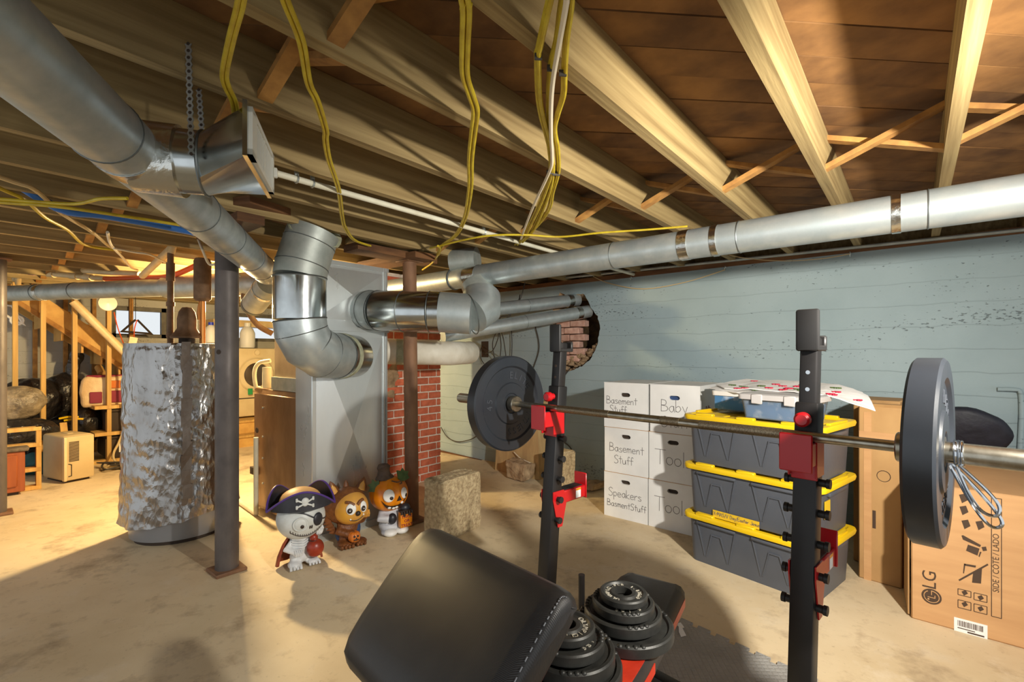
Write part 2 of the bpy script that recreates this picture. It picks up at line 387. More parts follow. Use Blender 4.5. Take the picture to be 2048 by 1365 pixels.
def floor_mat():
    m = mat('stained tan concrete', rgb(230,212,178), .62, 0, rgb(204,182,144), (1.1,1.1,1.1), 8, (.32,.68), .12, 35, .006, rv=.1)
    N, L = nodes(m); B = N['Principled BSDF']; src = B.inputs['Base Color'].links[0].from_socket
    tc = N.new('ShaderNodeTexCoord')
    def layer(src, scale, lo, hi, col, f, det=6, st=(1,1,1), off=0):
        mp = N.new('ShaderNodeMapping'); mp.inputs['Scale'].default_value = st; mp.inputs['Location'].default_value = (off, off*.7, 0)
        L.new(tc.outputs['Object'], mp.inputs[0])
        n = N.new('ShaderNodeTexNoise'); n.inputs['Scale'].default_value = scale; n.inputs['Detail'].default_value = det; n.inputs['Roughness'].default_value = .65
        L.new(mp.outputs[0], n.inputs['Vector'])
        r = N.new('ShaderNodeMapRange'); r.inputs[1].default_value = lo; r.inputs[2].default_value = hi; r.inputs[4].default_value = f
        L.new(n.outputs[0], r.inputs[0]); mx = N.new('ShaderNodeMix'); mx.data_type = 'RGBA'; mx.inputs[7].default_value = col
        L.new(r.outputs[0], mx.inputs[0]); L.new(src, mx.inputs[6]); return mx.outputs[2]
    s = layer(src, 1.6, .56, .72, rgb(216,204,182), .7, off=3)
    s = layer(s, 2.6, .55, .72, rgb(128,104,80), .7, off=11)
    s = layer(s, 9, .55, .75, rgb(150,122,90), .5, off=5)
    s = layer(s, 5, .58, .74, rgb(230,216,192), .5, off=21)
    s = layer(s, 40, .62, .74, rgb(120,96,66), .35, det=4)
    L.new(s, B.inputs['Base Color']); return m
MT['floor'] = floor_mat()

def vor_bump(m, scale, strength, dist, stretch=(1,1,1)):
    N, L = nodes(m); B = N['Principled BSDF']; tc = N.new('ShaderNodeTexCoord'); mp = N.new('ShaderNodeMapping')
    mp.inputs['Scale'].default_value = stretch; L.new(tc.outputs['Object'], mp.inputs[0])
    nz = N.new('ShaderNodeTexNoise'); nz.inputs['Scale'].default_value = scale*.6; nz.inputs['Detail'].default_value = 4
    nz.inputs['Distortion'].default_value = 1.2; L.new(mp.outputs[0], nz.inputs['Vector'])
    v = N.new('ShaderNodeTexVoronoi'); v.inputs['Scale'].default_value = scale; L.new(mp.outputs[0], v.inputs['Vector'])
    a = N.new('ShaderNodeMath'); a.operation = 'ADD'; L.new(nz.outputs[0], a.inputs[0]); L.new(v.outputs[0], a.inputs[1])
    bp = N.new('ShaderNodeBump'); bp.inputs['Strength'].default_value = strength; bp.inputs['Distance'].default_value = dist
    L.new(a.outputs[0], bp.inputs['Height']); L.new(bp.outputs[0], B.inputs['Normal']); return m
MT['foil'] = vor_bump(mat('foil insulation wrap', rgb(176,174,172), .28, 1., rgb(150,146,142), (6,6,2), 5, (.3,.7), rv=.06), 34, .5, .012, (1,1,.5))

MT['foilseam_reflection'] = mat('foil seam with dark reflection', rgb(150,138,126), .42, .8, rgb(120,106,94), (8,8,3), 5, bump=.3, bsc=25, bdist=.01)  # brown tone puts a dark reflection of the foil into the seam colour
def stripe_bump(m, scale, strength, dist, rot=0, axis=0):
    N, L = nodes(m); B = N['Principled BSDF']; tc = N.new('ShaderNodeTexCoord'); mp = N.new('ShaderNodeMapping')
    mp.inputs['Rotation'].default_value = (0, 0, rot); L.new(tc.outputs['Object'], mp.inputs[0])
    w = N.new('ShaderNodeTexWave'); w.inputs['Scale'].default_value = scale; w.inputs['Distortion'].default_value = 0
    L.new(mp.outputs[0], w.inputs['Vector'])
    bp = N.new('ShaderNodeBump'); bp.inputs['Strength'].default_value = strength; bp.inputs['Distance'].default_value = dist
    L.new(w.outputs[0], bp.inputs['Height']); L.new(bp.outputs[0], B.inputs['Normal']); return m
MT['carbon'] = stripe_bump(mat('carbon grain vinyl', rgb(34,34,36), .42, 0, rgb(50,47,45), (3,3,3), 6, (.4,.75), rv=.08), 130, .22, .0012, .8)
MT['vinyl'] = mat('smooth black vinyl', rgb(40,36,34), .5, 0, rgb(58,52,48), (3,3,3), 6, (.45,.75), .12, 200, .001, rv=.1)

# ------------------------------------------------------------------ lights with their lamps
def bulb(label, p, power, col, top):
    p = V(p); t = thing('hanging_bulb', label, 'light bulb', p)
    part('glass_bulb', Geo().lathe([(0,-.06),(.018,-.056),(.03,-.035),(.03,-.015),(.018,.015),(.013,.035),(0,.036)], 20, M.Translation(p + V((0,0,.05)))), MT['glow'], t)
    part('socket', Geo().lathe([(.0,.08),(.02,.08),(.022,.13),(.012,.15),(0,.15)], 16, M.Translation(p)), MT['porcelain'], t)
    part('cord', Geo().tube([p + V((0,0,.15)), V((p.x, p.y, top))], .004, 8), MT['black_cable'], t)
    l = bpy.data.lights.new('bulb_light', 'POINT'); l.energy = power; l.color = col; l.shadow_soft_size = .05
    o = bpy.data.objects.new('bulb_light', l); C.objects.link(o); o.parent = t; o.location = (0, 0, -.07)
def unseen_lamp(label, p, aim, power, col):  # lamp out of view; clamp and dome made up to give its light a cone
    p = V(p); d = (V(aim)-p).normalized(); t = thing('unseen_lamp', label, 'lamp', p)
    m = M.Translation(p) @ d.to_track_quat('Z', 'Y').to_matrix().to_4x4()
    part('reflector', Geo().lathe([(.026,-.10),(.03,-.06),(.075,-.045),(.105,-.015),(.107,-.014),(.077,-.048),(.032,-.064),(.028,-.10)], 32, m, close=True), MT['shiny'], t)
    part('socket', Geo().lathe([(0,-.17),(.018,-.17),(.024,-.15),(.024,-.09),(0,-.09)], 20, m), MT['capblack'], t)
    part('glass_bulb', Geo().lathe([(0,-.09),(.014,-.088),(.028,-.055),(.028,-.04),(.016,-.022),(0,-.018)], 20, m), MT['glow'], t)
    part('clamp_arm', Geo().tube([m @ V((0,0,-.15)), m @ V((0,0,-.15)) + V((0,0,.12)), V((.519, p.y-.05, 2.03))], .006, 8), MT['zinc'], t)
    l = bpy.data.lights.new('lamp_light', 'SPOT'); l.energy = power; l.color = col; l.shadow_soft_size = .04; l.spot_size = math.radians(138); l.spot_blend = 1.0
    o = bpy.data.objects.new('lamp_light', l); C.objects.link(o); o.parent = t; o.rotation_euler = d.to_track_quat('-Z', 'Y').to_euler()
unseen_lamp('unseen lamp by the rack with a made-up clamp and dome reflector', (.62, 1.22, 1.67), (-2.8, 4.15, .55), KEY_W, KEY_COL)
bulb('bare warm bulb hanging on a cord behind the water heater', (-4.685, 1.605, 1.78), WARM_W, WARM_COL, 2.22)

# ------------------------------------------------------------------ the room
XL, YW, XR, YF = -8.2, 4.15, 3.0, -1.6
ZB, ZT = 2.04, 2.224          # joist underside, subfloor underside
g = Geo(); g.box((XL-.3, YF, -.12), (XR, YW+.6, 0)); solo('floor', g, MT['floor'], kind='structure', loc=(0,0,0), label='stained tan concrete basement floor')

# blue wall with the broken hole
HP = [(1120,584),(1131,590),(1146,594),(1157,588),(1168,587),(1176,602),(1186,621),(1195,633),(1199,650),(1199,671),(1194,689),(1190,702),(1184,715),
      (1168,731),(1157,736),(1146,742),(1134,744),(1125,744),(1121,722),(1120,705),(1112,660),(1105,640),(1108,610)]
hole = []
for i in range(len(HP)):
    a = py(*HP[i], YW); b = py(*HP[(i+1) % len(HP)], YW)
    for k in range(3):
        p = a.lerp(b, k/3); r = random.uniform(-.008, .008); hole.append((p.x + r, p.z + random.uniform(-.008, .008)))
outer = [(XL-.3, -.02), (XR, -.02), (XR, 2.02), (XL-.3, 2.02)]
tri = tessellate_polygon([[V((a, b, 0)) for a, b in outer], [V((a, b, 0)) for a, b in hole]])
al = outer + hole
g = Geo(); g.add([(a, YW, b) for a, b in al], [tuple(t) for t in tri])
g.box((XL-.3, YW+.55, -.02), (XR, YW+.6, 2.02))
wall_right = solo('wall_right', g, MT['bluewall'], kind='structure', loc=(0,YW,0), smooth=0, label='pale blue painted concrete wall with board marks and a broken hole')
g = Geo(); n = len(hole); cx = sum(h[0] for h in hole)/n; cz = sum(h[1] for h in hole)/n
vs = []
for k, (yy, s) in enumerate([(0, 1), (.05, .97), (.12, .93), (.3, .95)]):
    for (a, b) in hole:
        j = 0 if k == 0 else random.uniform(-.012, .012)
        vs.append((cx+(a-cx)*s+j, YW+yy, cz+(b-cz)*s+j))
fs = [(k*n+i, k*n+(i+1) % n, (k+1)*n+(i+1) % n, (k+1)*n+i) for k in range(3) for i in range(n)]
g.add(vs, fs); part('broken_edge', g, MT['rubble'], wall_right, smooth=0, label='ragged broken concrete edge of the hole')
g = Geo(); g.box((cx-.4, YW+.3, cz-.5), (cx+.4, YW+.34, cz+.5)); part('cavity_back', g, MT['dirt'], wall_right)
# old bricks inside the hole
for r in range(6):
    for c in range(2):
        off = .0 if r % 2 else .09
        a = py(1107, 723, YW); x0 = a.x + c*.19 - off*.8; z0 = a.z + r*.072
        x1 = min(x0+.18, py(1166, 700, YW).x); x0 = max(x0, py(1109, 700, YW).x)
        if x1 - x0 < .03: continue
        part('brick', Geo().rbox((x0, YW+.02+random.uniform(0,.012), z0), (x1, YW+.12, z0+.064), .006, 1), MT['oldbrick'], wall_right)
g = Geo()
for i in range(60):
    t = random.random(); p = py(1130 + 62*t + random.uniform(-6,6), 730 - 34*t**1.5 + random.uniform(-10,6), YW)
    s = random.uniform(.012, .035); k = ico(1)
    k.v = [V((q.x*s*1.3, q.y*s, q.z*s*.8)) for q in k.v]; k.noise(s*.5, 30, (i, 0, 0)); k.move(p.x, YW+.03+random.uniform(0,.06), p.z); g.merge(k)
part('rubble', g, MT['rubble'], wall_right, smooth=0, kind='stuff', label='crumbled concrete lying in the hole')
# small outlet hole
g = Geo(); a = py(963, 715, YW); b = py(977, 683, YW); g.box((a.x, YW-.003, a.z), (b.x, YW+.01, b.z)); part('box_opening', g, MT['slot'], wall_right, label='dark knocked-out cable opening')
g = Geo(); g.box((XL-.3, YW-.02, 2.0), (XR, YW+.25, ZB)); solo('trim_1', g, MT['darkwood'], kind='structure', label='dark timber sill plate on top of the wall')
# left far wall with two windows
def wall_x(name, X, holes, z1, mt, label):
    outer = [(YF, -.02), (YW+.3, -.02), (YW+.3, z1), (YF, z1)]
    polys = [[V((a, b, 0)) for a, b in outer]] + [[V((a, b, 0)) for a, b in ((h[0],h[2]),(h[1],h[2]),(h[1],h[3]),(h[0],h[3]))] for h in holes]
    al = [(p.x, p.y) for q in polys for p in q]; t = tessellate_polygon(polys)
    g = Geo(); g.add([(X, a, b) for a, b in al], [tuple(i) for i in t])
    for h in holes:
        ring = [(h[0],h[2]),(h[1],h[2]),(h[1],h[3]),(h[0],h[3])]
        for i in range(4):
            a, b = ring[i], ring[(i+1) % 4]
            g.add([(X,a[0],a[1]),(X,b[0],b[1]),(X-.25,b[0],b[1]),(X-.25,a[0],a[1])], [(0,1,2,3)])
    return solo(name, g, mt, kind='structure', loc=(X,0,0), smooth=0, label=label)
WH = [(1.40, 2.02, 1.50, 1.93), (2.92, 3.95, 1.48, 1.93)]
wall_x('wall_left', XL, WH, 2.03, MT['greywall'], 'grey concrete end wall behind the stairs')
for i, h in enumerate(WH):
    t = thing('window_%d' % (i+1), ['small white-lit basement window behind the stairs', 'bright basement window above the washing machine'][i], None, (XL-.1, (h[0]+h[1])/2, h[2]), kind='structure')
    g = Geo(); w = .055; X0, X1 = XL-.14, XL-.06
    g.box((X0,h[0],h[2]),(X1,h[1],h[2]+w)); g.box((X0,h[0],h[3]-w),(X1,h[1],h[3])); g.box((X0,h[0],h[2]),(X1,h[0]+w,h[3])); g.box((X0,h[1]-w,h[2]),(X1,h[1],h[3]))
    part('window_frame', g, MT['winframe'], t)
    g = Geo(); g.box((XL-.105,h[0]+w,h[2]+w),(XL-.1,h[1]-w,h[3]-w)); part('pane', g, MT['glass'], t)

# ceiling: diagonal subfloor boards, joists, bridging
ceil = thing('ceiling', 'open timber ceiling of joists under diagonal subfloor boards', None, (0,0,ZT), kind='structure')
def clip(poly, x0, x1, y0, y1):
    for ax, lim, sg in ((0,x0,1),(0,x1,-1),(1,y0,1),(1,y1,-1)):
        out = []
        for i in range(len(poly)):
            a, b = poly[i-1], poly[i]; ia = (a[ax]-lim)*sg >= 0; ib = (b[ax]-lim)*sg >= 0
            if ia != ib:
                t = (lim-a[ax])/(b[ax]-a[ax]); out.append((a[0]+(b[0]-a[0])*t, a[1]+(b[1]-a[1])*t))
            if ib: out.append(b)
        poly = out
        if not poly: return []
    return poly
BW = .142; k2 = math.sqrt(.5); e = (k2, k2); nn = (k2, -k2)
for i in range(-95, 70):
    o0 = i*BW; o1 = o0+BW-.004
    q = [(nn[0]*o+e[0]*s, nn[1]*o+e[1]*s) for o, s in ((o0,-20),(o0,20),(o1,20),(o1,-20))]
    p = clip(q, XL-.3, XR, YF, YW+.3)
    if len(p) < 3: continue
    z = ZT + random.uniform(0, .004)
    part('subfloor_board', Geo().prism(p, z, z+.02), MT['board'], ceil, smooth=0)
JT = .042; JX = [.088-.41*i for i in range(-6, 21)]
jg = Geo().box((-.5*JT, YF, 0), (.5*JT, YW+.2, ZT-ZB)); jo = None
for x in JX:
    if jo is None:
        jo = part('joist', jg.move(x+JT/2, 0, ZB), MT['joist'], ceil); x00 = x
    else:
        o = share(jo, ceil); o.location = (x-x00, 0, 0)
br = [None, None]
for Y in (.62, 2.38):
    for i in range(len(JX)-1):
        xr = JX[i]; xl = JX[i+1]+JT
        for k in (0, 1):
            if Y > 2 and xl < -3.6: continue
            a = V((xl-.004, Y+k*.055, ZB+.02)); b = V((xr+.004, Y+k*.055, ZT-.02))
            if k: a.z, b.z = b.z, a.z
            part('bridging', Geo().plank(a, b, .045, .02, up=(0,0,1)), MT['brace'], ceil)
# packing boards over the posts
g = Geo(); g.plank(at(690,541,4.3), at(852,512,3.5), .19, .045); part('packing_board', g, MT['darkwood'], ceil)
g = Geo(); g.plank(at(700,478,3.3), at(830,500,3.6), .2, .04); part('packing_board', g, MT['joist'], ceil)
g = Geo(); g.plank(at(470,402,2.5), at(690,470,3.35), .2, .04); part('packing_board', g, MT['darkwood'], ceil)
# rim joists close the ceiling on the wall lines
part('rim_joist', Geo().box((XL-.3, YW+.2, ZB), (XR, YW+.24, ZT)), MT['joist'], ceil)
part('rim_joist', Geo().box((XL-.3, YF, 2.03), (XL-.26, YW+.24, ZT)), MT['joist'], ceil)
# wood debris strip along the foot of the wall
g = Geo(); g.plank(py(880,905,YW-.02), py(968,926,YW-.02), .03, .05); solo('baseboard_right', g, MT['darkwood'], kind='structure', label='dark rotten timber strip at the foot of the wall')
# concrete pier at the wall
a = pz(990, 941); c = pz(1076, 962)
g = Geo(); g.add([(a.x-.02, YW, 0),(a.x, a.y, 0),(a.x+.62, a.y-.02, 0),(a.x+.62, YW, 0),(a.x-.02, YW, .78),(a.x+.02, a.y+.04, .78),(a.x+.55, a.y+.04, .78),(a.x+.55, YW, .78)],
      [(3,2,1,0),(4,5,6,7),(0,1,5,4),(1,2,6,5),(2,3,7,6),(3,0,4,7)])
solo('concrete_pier', g, MT['pier'], 'tan concrete pier standing against the blue wall behind the weight plate', 'pier')

# ------------------------------------------------------------------ steel posts
def post(x, yb, r, mt, label, ztop, plate=True, dx=0):
    b = pz(x, yb); t = thing('steel_post', label, 'post', b)
    part('pipe', Geo().cyl(b, (b.x+dx, b.y, ztop), r, seg=28), mt, t)
    if plate:
        part('base_plate', Geo().rbox((b.x-.085, b.y-.085, 0), (b.x+.085, b.y+.085, .022), .005, 1).noise(.006, 30), MT['rust'], t)
        part('top_plate', Geo().box((b.x+dx-.075, b.y-.075, ztop-.01), (b.x+dx+.075, b.y+.075, ztop)), MT['rust'], t)
    return t, b
t, b = post(454, 1142, .062, MT['greypost'], 'grey steel pipe post standing beside the water heater', ZB-.05)
hd0 = -(b.xy - V((0,0))).normalized(); hd0 = V((hd0.x*.8+RT.x*-.55, hd0.y*.8+RT.y*-.55, 0)).normalized()
part('bolt_hole', Geo().cyl(b+hd0*.056+V((0,0,1.29)), b+hd0*.0635+V((0,0,1.29)), .014), MT['slot'], t)
part('header_block', Geo().box((b.x-.3, b.y-.07, ZB-.05), (b.x+.35, b.y+.07, ZB)), MT['darkwood'], t)
t, b = post(824, 1043, .052, MT['rust'], 'rusty brown pipe post between the plenum and the brick chimney', 1.99, dx=-.03)
part('header_block', Geo().box((b.x-.12, b.y-.5, 1.99), (b.x+.06, b.y+.2, ZB)), MT['darkwood'], t)
t, b = post(-4, 1030, .05, MT['greypost'], 'grey steel post beside the orange wooden cabinet', ZB)

# ------------------------------------------------------------------ ducts
def ring_seam(p, d, r, t, w=.004, mt='seam'):
    part('seam', Geo().torus(p, d, r, w, 32, 6), MT[mt], t)
def band(p, d, r, w, t, mt='tape', name='foil_tape'):
    p = V(p); d = V(d).normalized()
    part(name, Geo().lathe([(r+.0005,-w/2),(r+.003,-w/2),(r+.003,w/2),(r+.0005,w/2)], 32, M.Translation(p) @ d.to_track_quat('Z','Y').to_matrix().to_4x4(), close=True), MT[mt], t)
# long diagonal supply duct
DZ = 1.84
P0 = pz(60, 129, DZ); P1 = pz(528, 540, DZ); dd = (P1-P0).normalized(); P00 = P0 - dd*1.0
t = thing('supply_duct', 'long galvanised round duct running overhead to the furnace past the water heater', 'duct', P1)
DR = .083
part('duct_pipe', Geo().tube([P00, P1+dd*.12], DR, 40), MT['galv'], t)
for k in (.28, .98, 1.42, 1.9, 2.25):
    ring_seam(P0+dd*k, dd, DR, t, .003)
band(P0+dd*.40, dd, DR, .06, t)
# stub hanging off its end
a = at(540, 566, 3.45); b = at(506, 612, 3.75)
part('stub', Geo().tube([a, b], .088, 28), MT['galvdull'], t); band(a.lerp(b,.3), b-a, .088, .03, t); band(a.lerp(b,.95), b-a, .088, .03, t, 'seam', 'crimp_ring')
# branch boot with register
fc = pz(519, 310, 1.885); q = P0 + dd*((fc-P0).dot(dd)); pe = V((-dd.y, dd.x, 0)); pe = pe if pe.dot(V((RT.x, RT.y, 0))) > 0 else -pe
FD = (fc-q).dot(pe)
t = thing('register_boot', 'shiny duct branch with a white louvred register hung from perforated straps', 'duct', q)
part('branch_pipe', Geo().tube([q+pe*.06, q+pe*FD*.55], .09, 36), MT['shiny'], t)
part('saddle', Geo().tube([q-pe*.0+V((0,0,-.0)), q+pe*.115], .1, 36).noise(.005, 18), MT['tape'], t, label='crumpled foil tape saddle')
ring_seam(q+pe*FD*.55, pe, .091, t, .004)
# boot lofts from round to rectangle; the register faces along pe turned towards the camera
nrm = (pe*.93 - dd*-.0 + V((0,0,0))).normalized()
ex = V((0,0,1)); ey = nrm.cross(ex).normalized()
vs = []; NS = 32
for j in range(NS):
    an = 2*math.pi*j/NS; vs.append(q + pe*FD*.55 + ex*(.09*math.sin(an)) + ey*(.09*math.cos(an)))
for j in range(NS):
    an = 2*math.pi*j/NS; c_, s_ = math.cos(an), math.sin(an); k = 1/max(abs(c_), abs(s_))
    vs.append(fc + ex*(s_*k*.068) + ey*(c_*k*.17))
g = Geo().add(vs, [(j, (j+1) % NS, NS+(j+1) % NS, NS+j) for j in range(NS)])
part('boot', g, MT['shiny'], t, smooth=60)
def oriented(o, ax, ay, az):
    m = M.Identity(4)
    for i, v in enumerate((ax, ay, az)):
        for r in range(3): m[r][i] = v[r]
    return M.Translation(o) @ m
mf = oriented(fc, ey, ex, nrm)
part('boot_flange', Geo().box((-.185,-.075,-.008),(.185,.075,.004)).tf(mf), MT['shiny'], t)
g = Geo(); g.box((-.17,-.065,.004),(.17,-.05,.014)); g.box((-.17,.05,.004),(.17,.065,.014)); g.box((-.17,-.065,.004),(-.145,.065,.014)); g.box((.11,-.065,.004),(.17,.065,.014)); g.box((-.02,-.06,.004),(-.008,.06,.012))
rg = part('register', g.tf(mf), MT['grille'], t, label='white louvred register')
for k in range(16):
    x = -.138+k*.0155
    part('louvre', Geo().box((x,-.05,.004),(x+.005,.05,.011)).tf(mf), MT['grille'], rg)
part('register_back', Geo().box((-.145,-.05,.0042),(.11,.05,.005)).tf(mf), MT['slot'], rg)
part('lever', Geo().rbox((-.165,-.012,.014),(-.148,.02,.026),.003).tf(mf), MT['grille'], rg)
def strap(a, b, name, t, w=.02):
    a = V(a); b = V(b); d = b-a; n = max(6, int(d.length/.018)); u = d.normalized(); e1 = u.cross(V((FW.x,FW.y,0))).normalized()
    poly = []; 
    for s in (1,-1):
        rng = range(n*4+1) if s == 1 else range(n*4, -1, -1)
        for i in rng:
            f = i/(n*4); poly.append(a + d*f + e1*(s*(w*.5*(.78+.22*math.cos(f*n*2*math.pi)))))
    nrm_ = u.cross(e1); m_ = len(poly); k = m_//2
    g = Geo(); g.add(poly+[p+nrm_*.0015 for p in poly], [(i, i+1, m_-2-i, m_-1-i) for i in range(k-1)]+[(m_+i, m_+i+1, m_+m_-2-i, m_+m_-1-i) for i in range(k-1)])
    o = part(name, g, MT['zinc'], t, smooth=0)
    g = Geo()
    for i in range(n+1):
        p = a + d*(i/n); g.cyl(p-nrm_*.0008, p+nrm_*.0022, .0045, seg=10)
    part('strap_holes', g, MT['slot'], o, smooth=0)
s0 = q+pe*FD*.42
strap(px(383,308,-1.502), px(377,88,-1.502), 'hanging_strap', t)
strap(at(404,262,1.46), at(398,180,1.46), 'hanging_strap', t)

# round duct on the right along the joists
YD, ZD, RD = 2.55, 1.864, .078
a = V((2.6, YD, ZD)); b = V((-3.68, YD, ZD))
t = thing('branch_duct', 'long galvanised round duct crossing under the joists beside the blue wall', 'duct', (-2.3, YD, ZD-RD))
part('duct_pipe', Geo().tube([a, b], RD, 40), MT['galv'], t)
for xx in (1856, 1480, 1230): ring_seam(py(xx, 500, YD)*1 + V((0,0,ZD-py(xx,500,YD).z)), (1,0,0), RD, t, .003)
for xx, w in ((1372,.05),(1433,.03),(1793,.03),(948,.12)): p = py(xx,500,YD); band((p.x,YD,ZD), (1,0,0), RD, w, t)
p = py(908, 560, YD); ring_seam((p.x, YD, ZD), (1,0,0), RD, t, .008)
p0 = at(985, 560, 3.62); part('dark_stub', Geo().tube([at(905,525,3.75), at(955,520,3.7)], .1, 24), MT['galvdull'], t)

# big elbow duct from the ceiling into the plenum
def ductpath(name, label, pts, r, mats, seams=(), seg=40, loc=None):
    t = thing(name, label, 'duct', loc or pts[-1]); return t
J = at(706, 713, 3.44)
pts = [at(628,462,2.92), at(619,487,2.91), at(604,532,2.88), at(600,556,2.87), at(600,640,2.87), at(603,664,2.875), at(617,690,2.91), at(643,708,3.02), at(672,712,3.18), J]
t = thing('elbow_duct', 'wide galvanised elbow duct dropping from the ceiling into the plenum', 'duct', J)
r = .151
part('upper_elbow', Geo().tube(pts[:4], r, 48), MT['galvdull'], t)
part('straight_pipe', Geo().tube(pts[3:5], r-.001, 48), MT['shiny'], t)
part('lower_elbow', Geo().tube(pts[4:9], r, 48), MT['galv'], t)
part('end_collar', Geo().tube(pts[8:], r+.002, 48), MT['shiny'], t)
for i in (3, 4): ring_seam(pts[i], pts[i+1]-pts[i], r, t, .005)
for i in (1, 2, 5, 6, 7, 8):
    ring_seam(pts[i], (pts[i+1]-pts[i]).normalized()+(pts[i]-pts[i-1]).normalized(), r+.001, t, .003)
top = pts[0]
part('mastic_collar', Geo().tube([top-V((0,0,.005)), V((top.x+.01, top.y, ZB))], r+.012, 40).noise(.012, 14), MT['mastic'], t)
band(pts[8].lerp(J,.25), J-pts[8], r+.002, .05, t, 'mastic', 'mastic_band')

# horizontal elbow duct from the plenum to the branch duct
pts = [at(722,621,3.56), at(742,621,3.46), at(757,621.5,3.42), at(807,623,3.36), at(860,624,3.34), at(880,624.5,3.34), at(943,629,3.34), at(962,616,3.40), at(963,594,3.47), at(952,568,3.52)]
r = .142
t = thing('plenum_outlet_duct', 'horizontal segmented silver duct curving from the plenum round the rusty post', 'duct', pts[0])
part('gored_elbow', Geo().tube(pts[:3], r, 44), MT['galv'], t)
part('shiny_pipe', Geo().tube(pts[2:5], r+.001, 44), MT['shiny'], t)
part('shiny_collar', Geo().tube(pts[4:6], r+.002, 44), MT['shiny'], t)
part('plain_pipe', Geo().tube(pts[5:7], r, 44), MT['galv'], t)
part('end_elbow', Geo().tube(pts[6:9], r*.98, 44), MT['galv'], t)
part('reducer', Geo().tube(pts[8:], r*.8, 44), MT['galvdull'], t)
for i in (1, 2, 3, 4, 6): ring_seam(pts[i], (pts[i+1]-pts[i]).normalized()+(pts[i]-pts[i-1]).normalized(), r+.001, t, .004)

# two pipes into the hole
for (pl, lab) in (([at(960,622,4.35), py(1156,600,4.2)], 'upper slim galvanised pipe running into the broken wall hole'), ([at(930,664,4.2), py(1178,623,4.2)], 'lower slim galvanised pipe with foil joint entering the broken wall hole')):
    t = thing('vent_pipe', lab, 'pipe', pl[1])
    d = (pl[1]-pl[0]); part('duct_pipe', Geo().tube([pl[0]-d*.15, pl[1]], .062, 28), MT['galv'], t)
    ring_seam(pl[0].lerp(pl[1], .45), d, .062, t, .002); band(pl[0].lerp(pl[1], .9), d, .062, .06, t)
# white wrapped flue
pts = [at(768,704,3.95), at(900,707,4.1)] + [at(900,707,4.1)+ (at(940,706,4.35)-at(900,707,4.1))*s + V((FW.x,FW.y,0))*(.18*s*s) for s in (.35,.6,.85)] + [at(938,704,4.75)]
t = thing('flue_pipe', 'white wrapped flue pipe in front of the brick chimney', 'pipe', pts[0])
part('wrapped_pipe', Geo().tube(pts, .104, 32), MT['white_pipe'], t, smooth=60)
part('tan_band', Geo().lathe([(.1045,0),(.108,0),(.108,.08),(.1045,.08)], 32, M.Translation(at(792,704.5,3.975)) @ (pts[1]-pts[0]).to_track_quat('Z','Y').to_matrix().to_4x4(), close=True), MT['mastic'], t)
# left long duct
a = at(6, 588, 4.8); b = at(335, 575, 4.1); d = (b-a).normalized(); c = b + d*1.1
t = thing('long_dusty_duct', 'dusty grey round duct running level in front of the stairs', 'duct', a)
part('duct_pipe', Geo().tube([a-d*.2, b], .077, 32), MT['galvdull'], t)
part('wide_collar', Geo().tube([b, b+d*.12, b+d*.2, c], .095, 32), MT['galvdull'], t)
for k in (.55, 1.1): ring_seam(a+d*k, d, .078, t)
band(a+d*.62, d, .077, .05, t)

# ------------------------------------------------------------------ furnace and plenum
PX, PY0, PY1, PZ1 = -3.08, 1.565, 2.17, 1.93
t = thing('furnace', 'brown furnace cabinet with tall silver sheet metal plenum', 'furnace', (-3.5, 1.9, 0))
pl = part('plenum', Geo().rbox((PX-.235, PY0, .02), (PX, PY1, PZ1), .006, 1), MT['sheet'], t, label='tall silver sheet metal plenum')
# cross-broken panels: shallow pyramids
def crossbreak(y0, y1, z0, z1, h=.012):
    g = Geo(); X = PX+.001; cy = (y0+y1)/2; cz = (z0+z1)/2
    g.add([(X,y0,z0),(X,y1,z0),(X,y1,z1),(X,y0,z1),(X+h,cy,cz)], [(0,1,4),(1,2,4),(2,3,4),(3,0,4)])
    part('cross_broken_panel', g, MT['sheet'], pl, smooth=0)
crossbreak(PY0+.03, PY1-.05, 1.52, PZ1-.05, .02); crossbreak(PY0+.03, PY1-.05, .05, 1.40, .028)
for k, (y, w) in enumerate(((PY1-.045,.012),(PY1-.025,.008))): part('standing_seam', Geo().box((PX,y,.03),(PX+.012,y+w,PZ1)), MT['sheet'], pl)
part('drive_cleat', Geo().box((PX,PY0,1.44),(PX+.014,PY1,1.47)), MT['sheet'], pl); part('top_flange', Geo().box((PX-.0,PY0,PZ1-.03),(PX+.01,PY1,PZ1)), MT['sheet'], pl)
part('toe_flange', Geo().box((PX,PY0,.0),(PX+.02,PY1,.05)), MT['sheet'], pl)
cb = part('cabinet', Geo().rbox((-4.16, 1.62, .03), (PX-.24, 2.15, 1.0), .012, 2), MT['furn'], t, label='brown enamel furnace cabinet')
part('cabinet_door', Geo().rbox((-4.12, 1.606, .06), (PX-.27, 1.62, .96), .005, 1), MT['furn'], cb)
for z in (.85, .62, .45, .25): part('screw', Geo().cyl((-3.95,1.606,z),(-3.95,1.6,z),.008,seg=10), MT['zinc'], cb)
for z, rr in ((.66,.022),(.56,.03)): part('knockout', Geo().cyl((-4.06,1.607,z),(-4.06,1.602,z),rr,seg=16), MT['slot'], cb)
part('latch', Geo().rbox((-4.14,1.58,.30),(-4.04,1.606,.36),.004), MT['slot'], cb)
part('coil_box', Geo().rbox((-3.80, 1.63, 1.0), (-3.35, 2.15, 1.55), .006, 1), MT['creamduct'], t, label='cream sheet metal coil box')
part('transition', Geo().box((-3.82,1.615,1.0),(-3.33,2.16,1.1)), MT['galvdull'], t)
